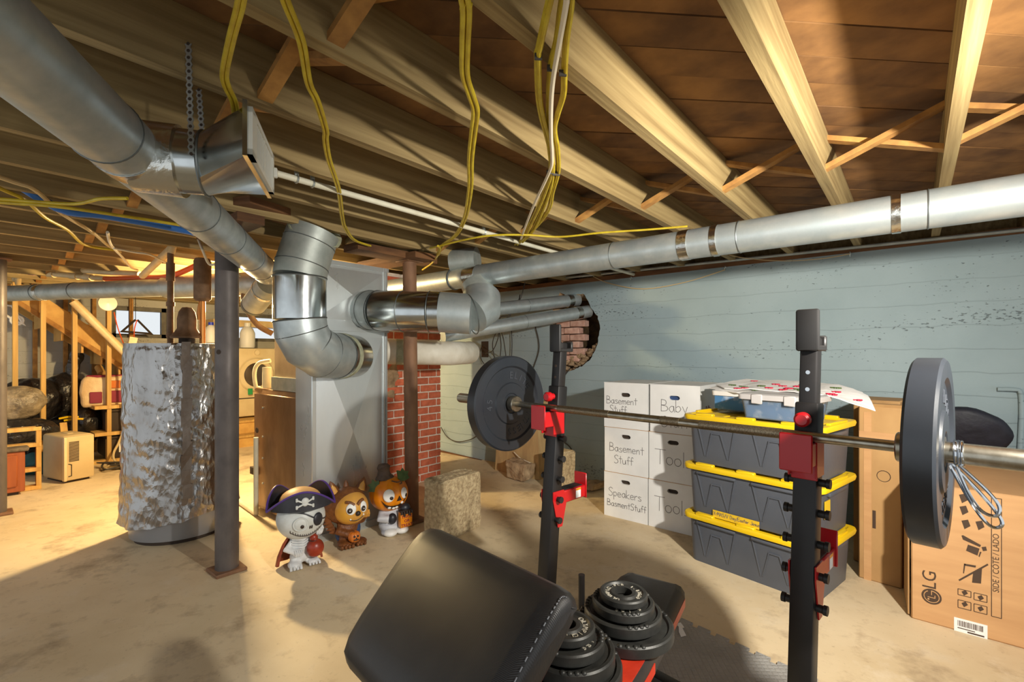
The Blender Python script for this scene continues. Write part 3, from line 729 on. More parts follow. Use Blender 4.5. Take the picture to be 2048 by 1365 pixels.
part('gas_flex', Geo().tube(sm([at(545,668,3.9), at(515,650,3.85), at(492,615,3.8), at(488,590,3.8), at(500,570,3.8), at(520,560,3.85)],6), .022, 12), MT['brown_ins'], t, label='brown flexible conduit loop')
# condensate drain pipes
t = thing('drain_pipe', 'pale pvc drain pipe standing beside the furnace cabinet', 'pipe', pz(512,1033))
b0 = pz(512, 1033); part('riser', Geo().tube([b0+V((0,0,.02)), b0+V((0,0,.62))], .018, 12), MT['pvc'], t)
part('trap', Geo().tube(sm([at(541,722,3.9), at(518,727,3.9), at(509,745,3.9), at(512,775,3.92), at(521,800,3.95), at(520,1015,3.93)],5), .016, 12), MT['pvc'], t)
part('floor_run', Geo().tube([b0+V((0,0,.02)), pz(470,1003)+V((0,0,.02))], .018, 12), MT['pvc'], t)
part('filter_cup', Geo().cyl(at(534,735,3.9), at(534,790,3.9), .035, seg=20), MT['pvc'], t)
# ------------------------------------------------------------------ brick chimney
CX, CY0, CY1 = -3.74, 2.5, 3.28
t = thing('brick_chimney', 'red brick chimney behind the rusty post', 'chimney', (CX-.3, 2.9, 0))
part('core', Geo().box((CX-.6, CY0+.006, 0), (CX-.008, CY1-.006, ZB)), MT['mortar'], t)
L_, H_ = .2, .061; proto = {}
def brick(p, s):
    key = tuple(round(k, 3) for k in s)
    if key not in proto:
        proto[key] = part('brick', Geo().rbox((0,0,0), s, .004, 1), MT['brick'], t, local=True)
        o = proto[key]
    else: o = share(proto[key], t)
    o.location = V(p) - V(t.location); return o
for r in range(27):
    z = .008 + r*.0745; off = 0 if r % 2 else .105
    y = CY0 - (off if off else 0)
    while y < CY1 - .01:
        y0 = max(y, CY0); y1 = min(y + .196, CY1)
        if y1-y0 > .03: brick((CX-.1+random.uniform(0,.004), y0, z), (.1, y1-y0, H_))
        y += .21
    x = CX - .11 - (0 if off else .1)
    while x > CX-.62:
        x1 = x; x0 = max(x-.2, CX-.6)
        if x1-x0 > .03: brick((x0, CY1-.1, z), (x1-x0, .1, H_))
        x -= .21
g = Geo().ell((CX-.02, 2.68, 1.02), (.05,.11,.17)).noise(.05, 9); part('mortar_patch', g, MT['rubble'], t, label='rough broken mortar patch')

# ------------------------------------------------------------------ water heater
hc = at(362, 1000, 3.43); hc.z = 0
t = thing('water_heater', 'water heater wrapped in wrinkled foil insulation', 'water heater', hc)
part('base_ring', Geo().lathe([(.27,0),(.27,.035),(0,.035)], 48, M.Translation(hc)), MT['slot'], t, label='black base ring')
part('tank', Geo().lathe([(.295,.03),(.297,.05),(.297,1.26),(.28,1.28),(0,1.29)], 64, M.Translation(hc)), MT['heater_base'], t, label='grey enamel tank')
g = Geo(); NU, NV = 144, 90; vs = []
for i in range(NV+1):
    f = i/NV; 
    for j in range(NU):
        an = 2*math.pi*j/NU; cs = math.cos(an); sn = math.sin(an)
        zb = .17 + .03*math.sin(an*2+.5) + .012*NZ.noise(V((cs*6, sn*6, 3)))
        z = zb + (1.35-zb)*f
        rr = .325 + .018*(1-f) + .010*NZ.noise(V((cs*4, sn*4, z*5))) + .006*NZ.noise(V((cs*11, sn*11, z*9)))
        rr += .02*NZ.noise(V((cs*3+5, sn*3, z*16+3*sn)))*(1-abs(f-.45))*.6
        fl_ = max(0, 1-f*6); rr += fl_*.03*(0.5+NZ.noise(V((cs*3, sn*3, 9))))
        if f > .97: rr *= .985
        vs.append(hc + V((rr*cs, rr*sn, z)))
fs = [(i*NU+j, i*NU+(j+1) % NU, (i+1)*NU+(j+1) % NU, (i+1)*NU+j) for i in range(NV) for j in range(NU)]
k = len(vs); vs.append(hc+V((0,0,1.36))); fs += [(NV*NU+j, NV*NU+(j+1) % NU, k) for j in range(NU)]
part('foil_blanket', g.add(vs, fs), MT['foil'], t, smooth=80, label='wrinkled foil insulation blanket')
cdir = -V((hc.x, hc.y, 0)).normalized(); side = V((-cdir.y, cdir.x, 0))
m = oriented(hc + cdir*.338 + side*.03, side, V((0,0,1)), cdir)
g = Geo()
for i in range(12):
    z0 = .22+i*.095; g.box((-.026+.006*math.sin(i*1.7),z0,-.02),(.028+.006*math.sin(i*2.1),z0+.095,.006+.002*math.sin(i)))
part('reflection_seam', g.tf(m).noise(.006, 12), MT['foilseam_reflection'], t, label='vertical foil seam with a dark reflection in its colour')
hd = at(374, 676, 3.4); hd.z = 1.355
part('draft_hood', Geo().lathe([(.10,0.0),(.102,.012),(.075,.045),(.06,.07),(.06,.14),(.05,.19),(.03,.22),(0,.225)], 32, M.Translation(hd+V((0,0,.035)))), MT['brown_ins'], t, label='brown bell-shaped draft hood')
part('hood_collar', Geo().cyl(hd+V((0,0,-.02)), hd+V((0,0,.04)), .05, seg=24), MT['slot'], t)
p = at(341, 684, 3.4)
part('supply_pipe', Geo().tube([V((p.x,p.y,1.34)), V((p.x,p.y,2.0))], .02, 16), MT['brown_ins'], t)
for z, h in ((1.40,.03),(1.62,.03),(1.80,.13)): part('coupling', Geo().cyl((p.x,p.y,z),(p.x,p.y,z+h), .027, seg=16), MT['brown_ins'], t)
part('overhead_elbow', Geo().tube([V((p.x,p.y,2.0)), at(344,496,3.4), at(285,552,3.9)], .026, 14), MT['cpvc'], t)
p = at(405, 684, 3.42)
part('copper_pipe', Geo().tube([V((p.x,p.y,1.34)), V((p.x,p.y,1.66))], .018, 14), MT['brass'], t)
part('expansion_tank', Geo().lathe([(0,0),(.04,.004),(.055,.02),(.055,.29),(.045,.31),(0,.315)], 24, M.Translation((p.x,p.y,1.655))), MT['brown_ins'], t, label='brown cylindrical expansion tank')
part('relief_valve', Geo().tube(sm([at(398,640,3.42), at(399,615,3.42), at(404,600,3.42)],4), .012, 10), MT['brass'], t)
# ------------------------------------------------------------------ stairs and stud partition
SX = -7.24
def stud(x, ytop, yb, X, mt='stud', w=.038, dp=.09):
    b = px(x, yb, X); return b
t = thing('stud_partition', 'open pine stud partition beside the basement stairs', 'partition', px(150, 935, SX))
for x in (86, 149, 217, 30):
    b = px(x, 930, SX); part('stud', Geo().box((SX-.045, b.y-.02, .04), (SX+.045, b.y+.02, 2.03)), MT['stud'], t)
y0 = px(10, 930, SX).y; y1 = px(262, 930, SX).y + .3
part('bottom_plate', Geo().box((SX-.045, y0, 0), (SX+.045, y1, .04)), MT['stud'], t)
t = thing('wall_studs', 'darker pine studs standing against the grey wall behind the stairs', 'studs', px(150, 900, -8.16))
for x in (70, 131, 188, 262):
    b = px(x, 900, -8.16); part('rear_stud', Geo().box((-8.195, b.y-.02, 0), (-8.13, b.y+.02, 2.03)), MT['brace'], t)
t = thing('staircase', 'wooden basement staircase seen from the side behind the studs', 'stairs', (-7.7, 2.6, 0))
A = px(28, 603, -7.36); B = px(270, 755, -7.36); sl = (B.z-A.z)/(B.y-A.y)
Yt = A.y - (2.05-A.z)/-sl if False else A.y-(2.04-A.z)/(-sl); ZL0 = .30; Yb = A.y + (A.z-ZL0)/(-sl)
for X in (-7.40, -8.07):
    g = Geo(); q = [(Yt, 2.03), (Yb, ZL0), (Yb, ZL0+.28), (Yt+.33, 2.03)]
    g.add([(X-.02,a,b) for a,b in q]+[(X+.02,a,b) for a,b in q], [(3,2,1,0),(4,5,6,7),(0,1,5,4),(1,2,6,5),(2,3,7,6),(3,0,4,7)])
    part('stringer', g, MT['ply'], t)
    if X > -7.5:
        g = Geo(); q = [(Yt, 2.03), (Yb, ZL0), (Yb, ZL0+.07), (Yt+.07, 2.03)]
        g.add([(X+.02,a,b) for a,b in q]+[(X+.035,a,b) for a,b in q], [(3,2,1,0),(4,5,6,7),(0,1,5,4),(1,2,6,5),(2,3,7,6),(3,0,4,7)]); part('edge_strip', g, MT['brace'], t)
n = 10
for i in range(n):
    z = ZL0+.1+(1.7-ZL0)*(1-(i+.5)/n); y = A.y + (A.z-z)/(-sl) + .05
    part('tread', Geo().box((-8.05, y, z), (-7.42, y+.27, z+.035)), MT['ply'], t)
    part('riser', Geo().box((-8.05, y+.02, z-.16), (-7.42, y+.04, z)), MT['ply'], t)
t = thing('handrail', 'round pale wooden handrail sloping beside the stairs', 'handrail', px(210,665,-7.12))
a = px(146, 603, -7.12); b = px(272, 728, -7.12)
part('rail', Geo().tube([a, b], .042, 18), MT['cpvc'], t)
part('bracket', Geo().plank(px(172,640,-7.17), px(205,672,-7.17), .03, .02), MT['stud'], t)
t = thing('power_strip', 'tan power strip with its cord hanging by the stairs', 'power strip', px(260,700,-7.05))
part('housing', Geo().plank(px(267,675,-7.05), px(256,722,-7.05), .075, .05, up=(1,0,0)), MT['cpvc'], t)
part('cord', Geo().tube(sm([px(254,722,-7.05), px(249,760,-7.05), px(248,820,-7.08), px(247,858,-7.1), px(238,885,-7.05), px(228,905,-7.0), px(228,920,-6.95), pz(240,932,.02)],5), .012, 8), MT['tan_cable'], t)
t = thing('cord_heap', 'heap of tangled cords on the floor by the bottom plate', 'cords', pz(235, 936))
random.seed(3)
for k in range(5):
    p0 = pz(240, 934); pts = [p0 + V((random.uniform(-.25,.3), random.uniform(-.2,.25), .012+.012*k)) for _ in range(7)]
    part('cord', Geo().tube(sm(pts,5), .009, 7), MT['tan_cable' if k % 2 else 'black_cable'], t)
# shelf cleats and things stored under the stairs
t = thing('storage_shelf', 'rough two-board shelf nailed to the studs under the stairs', 'shelf', px(225,812,SX))
for yy in (812, 866):
    a = px(188, yy+1, SX+.02); b = px(275, yy-2, SX+.02)
    part('shelf_board', Geo().box((SX-.6, a.y, a.z-.04), (SX+.06, b.y, a.z)), MT['stud'], t)
zs = [px(225, yy, SX+.02).z for yy in (812, 866)]
part('shelf_support', Geo().box((SX-.6, a.y, 0), (SX-.55, a.y+.04, zs[0])), MT['stud'], t)
a = px(203, 860, SX-.1); b = px(275, 860, SX-.1)
def crate(loc0, loc1, label):
    t = thing('storage_tote', label, 'tote', ((loc0[0]+loc1[0])/2, (loc0[1]+loc1[1])/2, loc0[2]))
    part('body', Geo().rbox(loc0, (loc1[0], loc1[1], loc1[2]-.03), .02), MT['slot'], t)
    part('lid', Geo().rbox((loc0[0]-.01, loc0[1]-.01, loc1[2]-.03), (loc1[0]+.01, loc1[1]+.01, loc1[2]), .01), MT['slot'], t); return t
crate((SX-.55, a.y+.03, zs[1]), (SX+.02, b.y-.03, zs[0]-.045), 'dark tote on the upper shelf under the diaper bag')
tl = crate((SX-.55, a.y+.03, .04), (SX+.02, b.y-.03, zs[1]-.045), 'dark tote with white label on the floor below the shelf')
a2 = px(238, 885, SX+.022); b2 = px(262, 902, SX+.022)
part('paper_label', Geo().box((SX+.02, a2.y, b2.z), (SX+.026, b2.y+.05, a2.z)), MT['paper'], tl)
# printed bag on top
c0 = px(218, 812, SX-.2); t = thing('diaper_bag', 'cream printed plastic bag of diapers on the shelf', 'bag', c0)
g = Geo().rbox((-.14,-.24,0),(.14,.24,.36),.05,3)
g.v = [V((p.x*(1-.25*p.z), p.y*(1.0+.12*math.sin(p.z*9)), p.z)) for p in g.v]
bm = bmesh.new(); me = bpy.data.meshes.new('tmp'); me.from_pydata([tuple(p) for p in g.v], [], g.f); bm.from_mesh(me); bmesh.ops.subdivide_edges(bm, edges=bm.edges[:], cuts=3, use_grid_fill=True); g = Geo().bm(bm); g.noise(.02, 8)
m = M.Translation(c0) @ M.Rotation(-.25, 4, 'Z')
part('sack', g.tf(m), MT['pamp'], t, smooth=60)
for yy, zz, w, h, mt in ((-.16,.05,.11,.13,'maroon'),(.02,.05,.12,.14,'maroon'),(.02,.22,.10,.09,'orangedk'),(.16,.06,.05,.06,'pamp')):
    part('print_panel', Geo().rbox((.14,yy,zz),(.157,yy+w,zz+h),.005,1).tf(m), MT[mt], t)
part('folded_top', Geo().rbox((-.1,-.2,.34),(.1,.22,.375),.012).noise(.01, 9).tf(m), MT['maroon'], t)
# rubbish bags
def bag(label, c, r, mt='bag', seed=0, knot=None, group=None):
    g = ico(5); g.v = [V((p.x*r[0]*.9, p.y*r[1]*.9, p.z*r[2]*.9)) for p in g.v]
    o = V((seed*3.1, seed, 0))
    g.v = [p*(1+.16*NZ.noise(p*4+o)+.07*NZ.noise(p*11+o)) + V((0,0,.0)) for p in g.v]
    g.v = [V((p.x, p.y, max(p.z, -r[2]*.82))) for p in g.v]; g.move(*c)
    t = thing('rubbish_bag', label, 'bag', (c[0], c[1], c[2]-r[2]*.82))
    part('sack', g, MT[mt], t, smooth=70)
    if knot is not None:
        k = V(c)+V(knot); part('tied_neck', Geo().tube(sm([k*.0+V(c)+V((knot[0]*.5,knot[1]*.5,r[2]*.75)), V(c)+V(knot)*.85, V(c)+V(knot)],4), .06, 10).noise(.03, 16), MT[mt], t)
    return t
def bc(x, y, X): return px(x, y, X)
bag('glossy black rubbish bag on top of the heap behind the studs', bc(62, 802, -7.68), (.3,.32,.28), seed=1)
bag('black rubbish bag with its peak against the wall', bc(128, 792, -7.86), (.22,.27,.3), seed=2, knot=(0,.12,.52))
bag('round black rubbish bag between the dehumidifier and the shelf', bc(173, 846, -7.66), (.26,.18,.28), seed=4)
bag('black rubbish bag with yellow ties low behind the dehumidifier', bc(128, 872, -7.62), (.27,.24,.24), seed=5)
bag('black rubbish bag on the floor behind the low rail', bc(62, 898, -7.6), (.26,.26,.24), seed=6)
bag('cloudy pale plastic sack beside the low wooden rail', bc(28, 808, -7.0), (.14,.26,.2), 'clearbag', seed=7)
bag('black bag slumped under the cloudy plastic sack', bc(38, 862, -7.0), (.18,.34,.16), seed=8)
for k, (x, y) in enumerate(((118,838),(128,842))):
    p = px(x, y, -7.32); solo('yellow_tie', Geo().tube([p, p+V((.02,.08,.015)), p+V((.03,.16,.005))], .012, 8), MT['lid'], ['upper yellow plastic tie on the low black rubbish bag', 'lower yellow plastic tie on the low black rubbish bag'][k], 'bag tie', group='yellow ties on the black bag')
for k, (x, y, c) in enumerate(((118,934,'teal'),(70,925,'teal'))):
    p = px(x, y, -7.1 if k else -7.3); g = ico(4); g.v = [V((q.x*.12, q.y*.22, q.z*.1)) for q in g.v]; g.noise(.06, 9, (k*4,0,0)); g.move(p.x, p.y, p.z)
    solo('cloth_bundle', g, MT[c], ['teal cloth bundle behind the dehumidifier', 'teal cloth bundle inside the low wooden rail frame'][k], 'cloth')
# low rail frame in front of the bags
t = thing('wooden_rail_frame', 'low pine frame with three rails beside the orange cabinet', 'frame', pz(70, 976))
RX = pz(82, 977).x; ya = pz(2, 992).y-.25; yb = pz(82, 977).y
zt = px(40, 856, RX).z
part('frame_post', Geo().box((RX-.04, yb-.035, 0), (RX+.04, yb, zt)), MT['stud'], t)
part('frame_post', Geo().box((RX-.04, ya, 0), (RX+.04, ya+.035, zt)), MT['stud'], t)
for f in (.0, .27, .68, .985):
    z = .03 + (zt-.03)*(1-f); part('rail', Geo().box((RX-.045, ya, z-.035), (RX+.045, yb, z)), MT['stud'], t)
# orange cabinet
cbx = pz(12, 997); c1 = pz(44, 990)
t = thing('wooden_cabinet', 'small orange stained wooden cabinet with cloth on top beside the grey post', 'cabinet', pz(28, 994))
zc = 1.28 - (906-708)/FPX*(pz(30,994)-V((0,0,0))).dot(V((FW.x,FW.y,0)))
X0 = c1.x+.0; g = Geo().rbox((X0-.34, cbx.y-.25, .03), (X0, c1.y+.02, zc), .006, 1); part('carcass', g, MT['cherry'], t)
part('door', Geo().rbox((X0, cbx.y-.22, .08), (X0+.018, c1.y-.03, zc-.03), .006, 1), MT['cherry'], t)
part('toe_kick', Geo().box((X0-.3, cbx.y-.22, 0), (X0-.03, c1.y-.02, .03)), MT['slot'], t)
g = Geo().rbox((X0-.32, cbx.y-.2, zc), (X0+.02, c1.y+.04, zc+.03), .01, 3).noise(.02, 14); solo('folded_cloth', g, MT['cloth'], 'crumpled grey cloth on top of the orange cabinet', 'cloth')
# dehumidifier
n0 = pz(128, 969); n1 = pz(189, 957); n2 = pz(98, 957)
ux = (n1-n0); w = ux.length; rz_ = math.atan2(ux.y, ux.x); dp = (n2-n0).length
t = thing('dehumidifier', 'putty coloured dehumidifier with louvred grille on the floor', 'dehumidifier', n0, rz_)
hh = 1.28 - (874-708)/FPX*n0.xy.dot(FW)
part('body', Geo().rbox((0, .012, .02), (w, dp, hh), .025, 3), MT['dehum'], t, local=True)
part('front_panel', Geo().rbox((.004, -.008, .025), (w-.004, .02, hh-.008), .012, 2), MT['dehum'], t, local=True)
part('corner_strip', Geo().rbox((-.004,-.012,.022),(.02,.03,hh-.01),.006), MT['enamel'], t, local=True)
part('foot_plate', Geo().box((.03,.03,0),(w-.03,dp-.03,.022)), MT['slot'], t, local=True)
for k in range(16):
    z = hh-.06-k*.0125
    part('grille_slot', Geo().box((.035,-.010,z-.008),(w*.47,-.0075,z)), MT['slot'], t, local=True)
part('handle_groove', Geo().tube([(.03,-.009,.19),(.055,-.009,.18),(.055,-.009,.07),(.03,-.009,.065)], .004, 8), MT['slot'], t, local=True)
part('top_handle', Geo().rbox((.1,dp*.4,hh),(w-.1,dp*.7,hh+.006),.002,1), MT['enamel'], t, local=True)
b0 = n0 + V((.3,.25,0)); g = Geo().plank(V((*px(136,866,-7.0).xy, .01)), px(126,846,-7.14), .06, .02); solo('loose_board', g, MT['stud'], 'loose pine offcut leaning among the bags behind the dehumidifier', 'board')
g = Geo().tube([px(197,735,-7.6), px(204,748,-7.5)], .04, 14); solo('cardboard_tube', g, MT['stud'], 'short pale tube sticking up beside the diaper bag', 'tube')
# round pale disc light under the duct, hanger, wire basket
p = px(215, 607, -7.1); solo('round_fixture', Geo().lathe([(0,-.02),(.08,-.018),(.09,0),(.085,.02),(0,.03)], 28, oriented(p, V((0,1,0)), V((0,0,1)), V((1,0,0)))), MT['porcelain'], 'round cream porcelain fixture under the dusty duct', 'light fixture')
p = px(271, 640, -7.9); t = thing('clothes_hanger', 'small triangular hanger hanging in front of the window', 'hanger', p)
tri3 = [p+V((0,0,.0)), p+V((0,-.14,-.16)), p+V((0,.17,-.18)), p+V((0,.02,0))]
part('triangle', Geo().tube(tri3, .013, 8), MT['slot'], t); part('wire', Geo().tube([p, p+V((0,0,.32))], .004, 6), MT['slot'], t)
for k, (x0, y0, x1, y1) in enumerate(((228,625,248,690),(274,640,268,676))):
    solo('red_wire', Geo().tube(sm([px(x0,y0,-7.3), px((x0+x1)/2-2,(y0+y1)/2,-7.3), px(x1,y1,-7.2)],4), .006, 6), MT['orange_pex'], ['red wire dangling beside the small window', 'red wire dropping from the hanger to the power strip'][k], 'wire')
t = thing('wire_bracket', 'white bent wire bracket on the grey wall by the post', 'bracket', px(30,630,-7.6))
part('wire_frame', Geo().tube([px(8,610,-7.6), px(24,612,-7.6), px(46,648,-7.6), px(26,640,-7.6), px(8,628,-7.6)], .012, 8), MT['white'], t)
part('wire_loops', Geo().torus(px(34,641,-7.6), (1,0,0), .05, .012, 16, 6), MT['white'], t)

# ------------------------------------------------------------------ overhead pipes and services at the left
def zpipe(name, label, pts, r, mt, cat='pipe', seg=12, smooth_n=0):
    P = [V(p) for p in pts]; P = sm(P, smooth_n) if smooth_n else P
    return solo(name, Geo().tube(P, r, seg), MT[mt], label, cat)
t = thing('water_pipes', 'pair of cream plastic water pipes with purple primed joints', 'pipe', at(40,545,4.8))
a = at(36,533,4.8); b = at(280,549,4.3); c = at(38,543,4.75); d = at(210,558,4.45)
part('upper_pipe', Geo().tube([at(30,560,4.9), a, b], .026, 14), MT['cpvc'], t); part('lower_pipe', Geo().tube([at(36,568,4.9), c, d], .024, 14), MT['cpvc'], t)
for f in (.08,.2,.3): part('primed_joint', Geo().tube([a.lerp(b,f), a.lerp(b,f+.025)], .028, 14), MT['purple'], t)
for f in (.12,.16): part('primed_joint', Geo().tube([c.lerp(d,f), c.lerp(d,f+.03)], .027, 14), MT['purple'], t)
for f in (.14,.36,.41): part('coupling', Geo().tube([a.lerp(b,f), a.lerp(b,f+.05)], .033, 14), MT['cpvc'], t)
for f in (.35,.62,.78): part('coupling', Geo().tube([c.lerp(d,f), c.lerp(d,f+.08)], .032, 14), MT['cpvc'], t)
zpipe('orange_tube', 'orange water tubing leaving the cream pipes', [d, at(290,556,4.2), at(345,551,4.0), at(408,524,3.8)], .022, 'orange_pex', 'tube', 12, 5)
zpipe('blue_tube', 'bundle of blue water tubing under the joists', [pz(112,415,2.0)+(pz(112,415,2.0)-pz(200,430,2.0)).normalized()*.25+V((0,0,.16)), pz(112,415,2.0), pz(200,430,2.0), pz(300,447,2.0), pz(400,468,2.0)], .02, 'blue_pex', 'tube', 12, 4)
for k, (pp, mt, lab, r) in enumerate((
    ([(0,355),(70,380),(120,425),(185,465),(215,490),(240,505)], 'tan_cable', 'beige cable sagging across the left joists', .010),
    ([(0,377),(50,400),(90,435),(135,460),(170,490),(228,500)], 'yellow_cable', 'yellow cable sagging across the left joists', .009),
    ([(0,398),(60,403),(150,408),(200,398),(255,397)], 'yellow_cable', 'yellow cable with green tint curving under the left joists', .008),
    ([(0,405),(110,413),(230,430),(370,452)], 'yellow_cable', 'pair of yellow cables beside the blue tubing', .008),
    ([(215,465),(222,490),(245,515),(262,535),(275,540)], 'white_cable', 'knotted white cable dropping to the cream pipes', .008),
    ([(228,497),(270,505),(300,510),(330,525)], 'white_cable', 'white cable looping toward the heater pipes', .007))):
    P_ = [pz(x, y, 2.015-.012*k) for x, y in pp]
    if pp[0][0] == 0: d_ = (P_[0]-P_[1]).normalized(); P_ = [P_[0]+d_*1.6, P_[0]+d_*.6] + P_
    zpipe('cable', lab, P_, r, mt, 'cable', 8, 6)
zpipe('cable', 'yellow and grey cable drooping behind the grey post', [pz(397,480,2.0), at(405,500,2.9), at(418,528,3.0), at(435,530,3.0), at(452,545,3.1), at(480,552,3.2)], .008, 'white_cable', 'cable', 8, 5)

# ------------------------------------------------------------------ laundry corner
WX = -7.45; wc = px(506, 700, WX)
t = thing('wooden_platform', 'wooden step platform under the washing machine', 'platform', (-7.3, wc.y, 0))
for z0, z1, x1 in ((.0,.16,-7.0),(.16,.34,-7.2)):
    part('platform_box', Geo().box((XL+.05, wc.y-.5, z0), (x1, wc.y+.45, z1-.03)), MT['ply'], t)
    part('platform_top', Geo().box((XL+.05, wc.y-.52, z1-.03), (x1+.02, wc.y+.47, z1)), MT['stud'], t)
t = thing('washing_machine', 'cream front-loading washing machine on a platform behind the furnace', 'washing machine', (WX-.3, wc.y, .34))
zt = px(505, 697, WX).z
part('body', Geo().rbox((WX-.6, wc.y-.34, .36), (WX, wc.y+.34, zt), .02), MT['enamel'], t)
dc = V((WX, px(512,750,WX).y, px(512,750,WX).z))
part('door_ring', Geo().lathe([(.235,0),(.25,.02),(.235,.04),(.18,.045),(.175,.02)], 40, oriented(dc, V((0,1,0)), V((0,0,1)), V((1,0,0)))), MT['enamel'], t)
part('door_glass', Geo().lathe([(0,.045),(.12,.035),(.178,.02)], 40, oriented(dc, V((0,1,0)), V((0,0,1)), V((1,0,0)))), MT['glassdark'], t)
part('knob', Geo().cyl((WX,px(513,706,WX).y,px(513,706,WX).z), (WX+.03,px(513,706,WX).y,px(513,706,WX).z), .035), MT['enamel'], t)
part('drawer_gap', Geo().box((WX,wc.y-.33,.62),(WX+.004,wc.y+.33,.635)), MT['slot'], t)
p = px(500, 783, WX+.06); solo('green_tag', Geo().rbox((p.x, p.y-.03, p.z-.05), (p.x+.008, p.y+.035, p.z+.04), .003, 1), MT['green'], 'green tag clipped to the washing machine front', 'tag')
t = thing('wall_shelf', 'pale wooden shelf board on the wall above the washing machine', 'shelf', (XL+.2, wc.y, 1.7))
q = px(490, 648, -7.9); part('shelf_board', Geo().box((XL+.02, q.y-.45, q.z-.05), (-7.85, q.y+.9, q.z+.05)), MT['cpvc'], t)
def jug(x, y, X, s, label, cap='bluecap'):
    p = px(x, y, X); t = thing('detergent_jug', label, 'jug', p)
    part('bottle', Geo().lathe([(0,0),(.075*s,0),(.08*s,.02*s),(.08*s,.17*s),(.06*s,.22*s),(.03*s,.25*s),(0,.25*s)], 24, M.Translation(p)), MT['white'], t)
    part('cap', Geo().cyl(p+V((0,0,.25*s)), p+V((0,0,.29*s)), .034*s, seg=18), MT[cap], t)
jug(422, 686, -7.6, 1.0, 'white detergent jug with a blue cap beside the heater pipes')
jug(495, 696, -7.75, 1.3, 'white jug standing on the washing machine', 'white')
# ------------------------------------------------------------------ stroke handwriting
def circ(n=10, rx=.22, ry=.25): return [(.22+rx*math.cos(2*math.pi*i/n+1.5), .25+ry*math.sin(2*math.pi*i/n+1.5)) for i in range(n+1)]
FONT = {
 'B':([[(0,0),(.02,1)],[(0,1),(.35,.95),(.45,.75),(.35,.56),(.02,.52),(.45,.45),(.58,.22),(.4,.04),(0,0)]],.7),
 'a':([[(.4,.45),(.2,.5),(0,.25),(.2,0),(.38,.18),(.4,.5),(.45,0)]],.58), 's':([[(.36,.45),(.15,.5),(.05,.36),(.35,.18),(.3,.02),(0,.03)]],.5),
 'e':([[(0,.25),(.38,.28),(.3,.48),(.08,.46),(0,.18),(.15,0),(.42,.06)]],.54),
 'm':([[(0,0),(.02,.5)],[(.02,.35),(.14,.5),(.24,.4),(.25,0)],[(.25,.35),(.4,.5),(.5,.4),(.53,0)]],.68),
 'n':([[(0,0),(.02,.5)],[(.02,.32),(.2,.5),(.34,.4),(.37,0)]],.54), 't':([[(.17,.9),(.18,0)],[(-.05,.58),(.4,.6)]],.46),
 'S':([[(.52,.88),(.28,1),(.05,.82),(.15,.6),(.45,.4),(.48,.14),(.2,0),(0,.1)]],.66),
 'u':([[(0,.5),(.03,.12),(.16,0),(.34,.12),(.37,.5),(.42,0)]],.56), 'f':([[(.38,.85),(.25,.95),(.15,.8),(.15,0)],[(0,.5),(.36,.52)]],.44),
 'T':([[(0,1),(.75,1)],[(.38,1),(.36,0)]],.8), 'o':([circ()],.56), 'l':([[(.05,1),(.05,0)]],.22), 'i':([[(.05,.5),(.05,0)],[(.05,.65),(.06,.68)]],.2),
 'p':([[(0,.5),(.02,-.4)],[(0,.4),(.25,.5),(.38,.25),(.2,0),(0,.1)]],.52), 'k':([[(0,.95),(0,0)],[(.35,.5),(0,.2),(.38,0)]],.5),
 'r':([[(0,.5),(0,0)],[(0,.3),(.2,.5),(.32,.45)]],.42), 'b':([[(0,1),(0,0)],[(0,.35),(.25,.5),(.42,.25),(.2,0),(0,.1)]],.56),
 'y':([[(0,.5),(.2,.05)],[(.42,.5),(.1,-.4)]],.52), 'X':([[(0,1),(.55,0)],[(.55,1),(0,0)]],.7), '-':([[(0,.5),(.3,.5)]],.4),
 'M':([[(0,0),(.1,1),(.35,.3),(.6,1),(.7,0)]],.85), 'A':([[(0,0),(.3,1),(.6,0)],[(.12,.4),(.48,.4)]],.72), 'V':([[(0,1),(.3,0),(.6,1)]],.72),
 'D':([[(0,0),(0,1),(.4,.85),(.52,.45),(.35,.08),(0,0)]],.66), '/':([[(0,-.1),(.4,1)]],.5), 'E':([[(.5,1),(0,1),(0,0),(.5,0)],[(0,.5),(.4,.5)]],.62),
 'J':([[(.4,1),(.4,.15),(.2,0),(0,.15)]],.55), 'P':([[(0,0),(0,1)],[(0,1),(.4,.95),(.48,.75),(.35,.55),(0,.52)]],.6), ' ':([],.5)}
def scribble(txt, h, w=.0035, jit=.03):
    """flat ribbons in the xz plane at y=0, left aligned"""
    g = Geo(); x = 0
    for ch in txt:
        st, adv = FONT[ch]; dy = random.uniform(-jit, jit)
        for s in st:
            pts = [V(((x+a)*h, 0, (b+dy)*h)) for a, b in s]
            if len(pts) > 2: pts = sm(pts, 3)
            for a, b in zip(pts, pts[1:]):
                d = (b-a); 
                if d.length < 1e-6: continue
                d = d.normalized(); nn_ = V((-d.z, 0, d.x))*(w/2); a2 = a-d*w*.3; b2 = b+d*w*.3
                g.add([a2-nn_, b2-nn_, b2+nn_, a2+nn_, a2-nn_-V((0,.0006,0)), b2-nn_-V((0,.0006,0)), b2+nn_-V((0,.0006,0)), a2+nn_-V((0,.0006,0))],
                      [(4,5,6,7),(0,3,2,1),(0,1,5,4),(1,2,6,5),(2,3,7,6),(3,0,4,7)])
        x += adv
    return g
GLYPH = {}
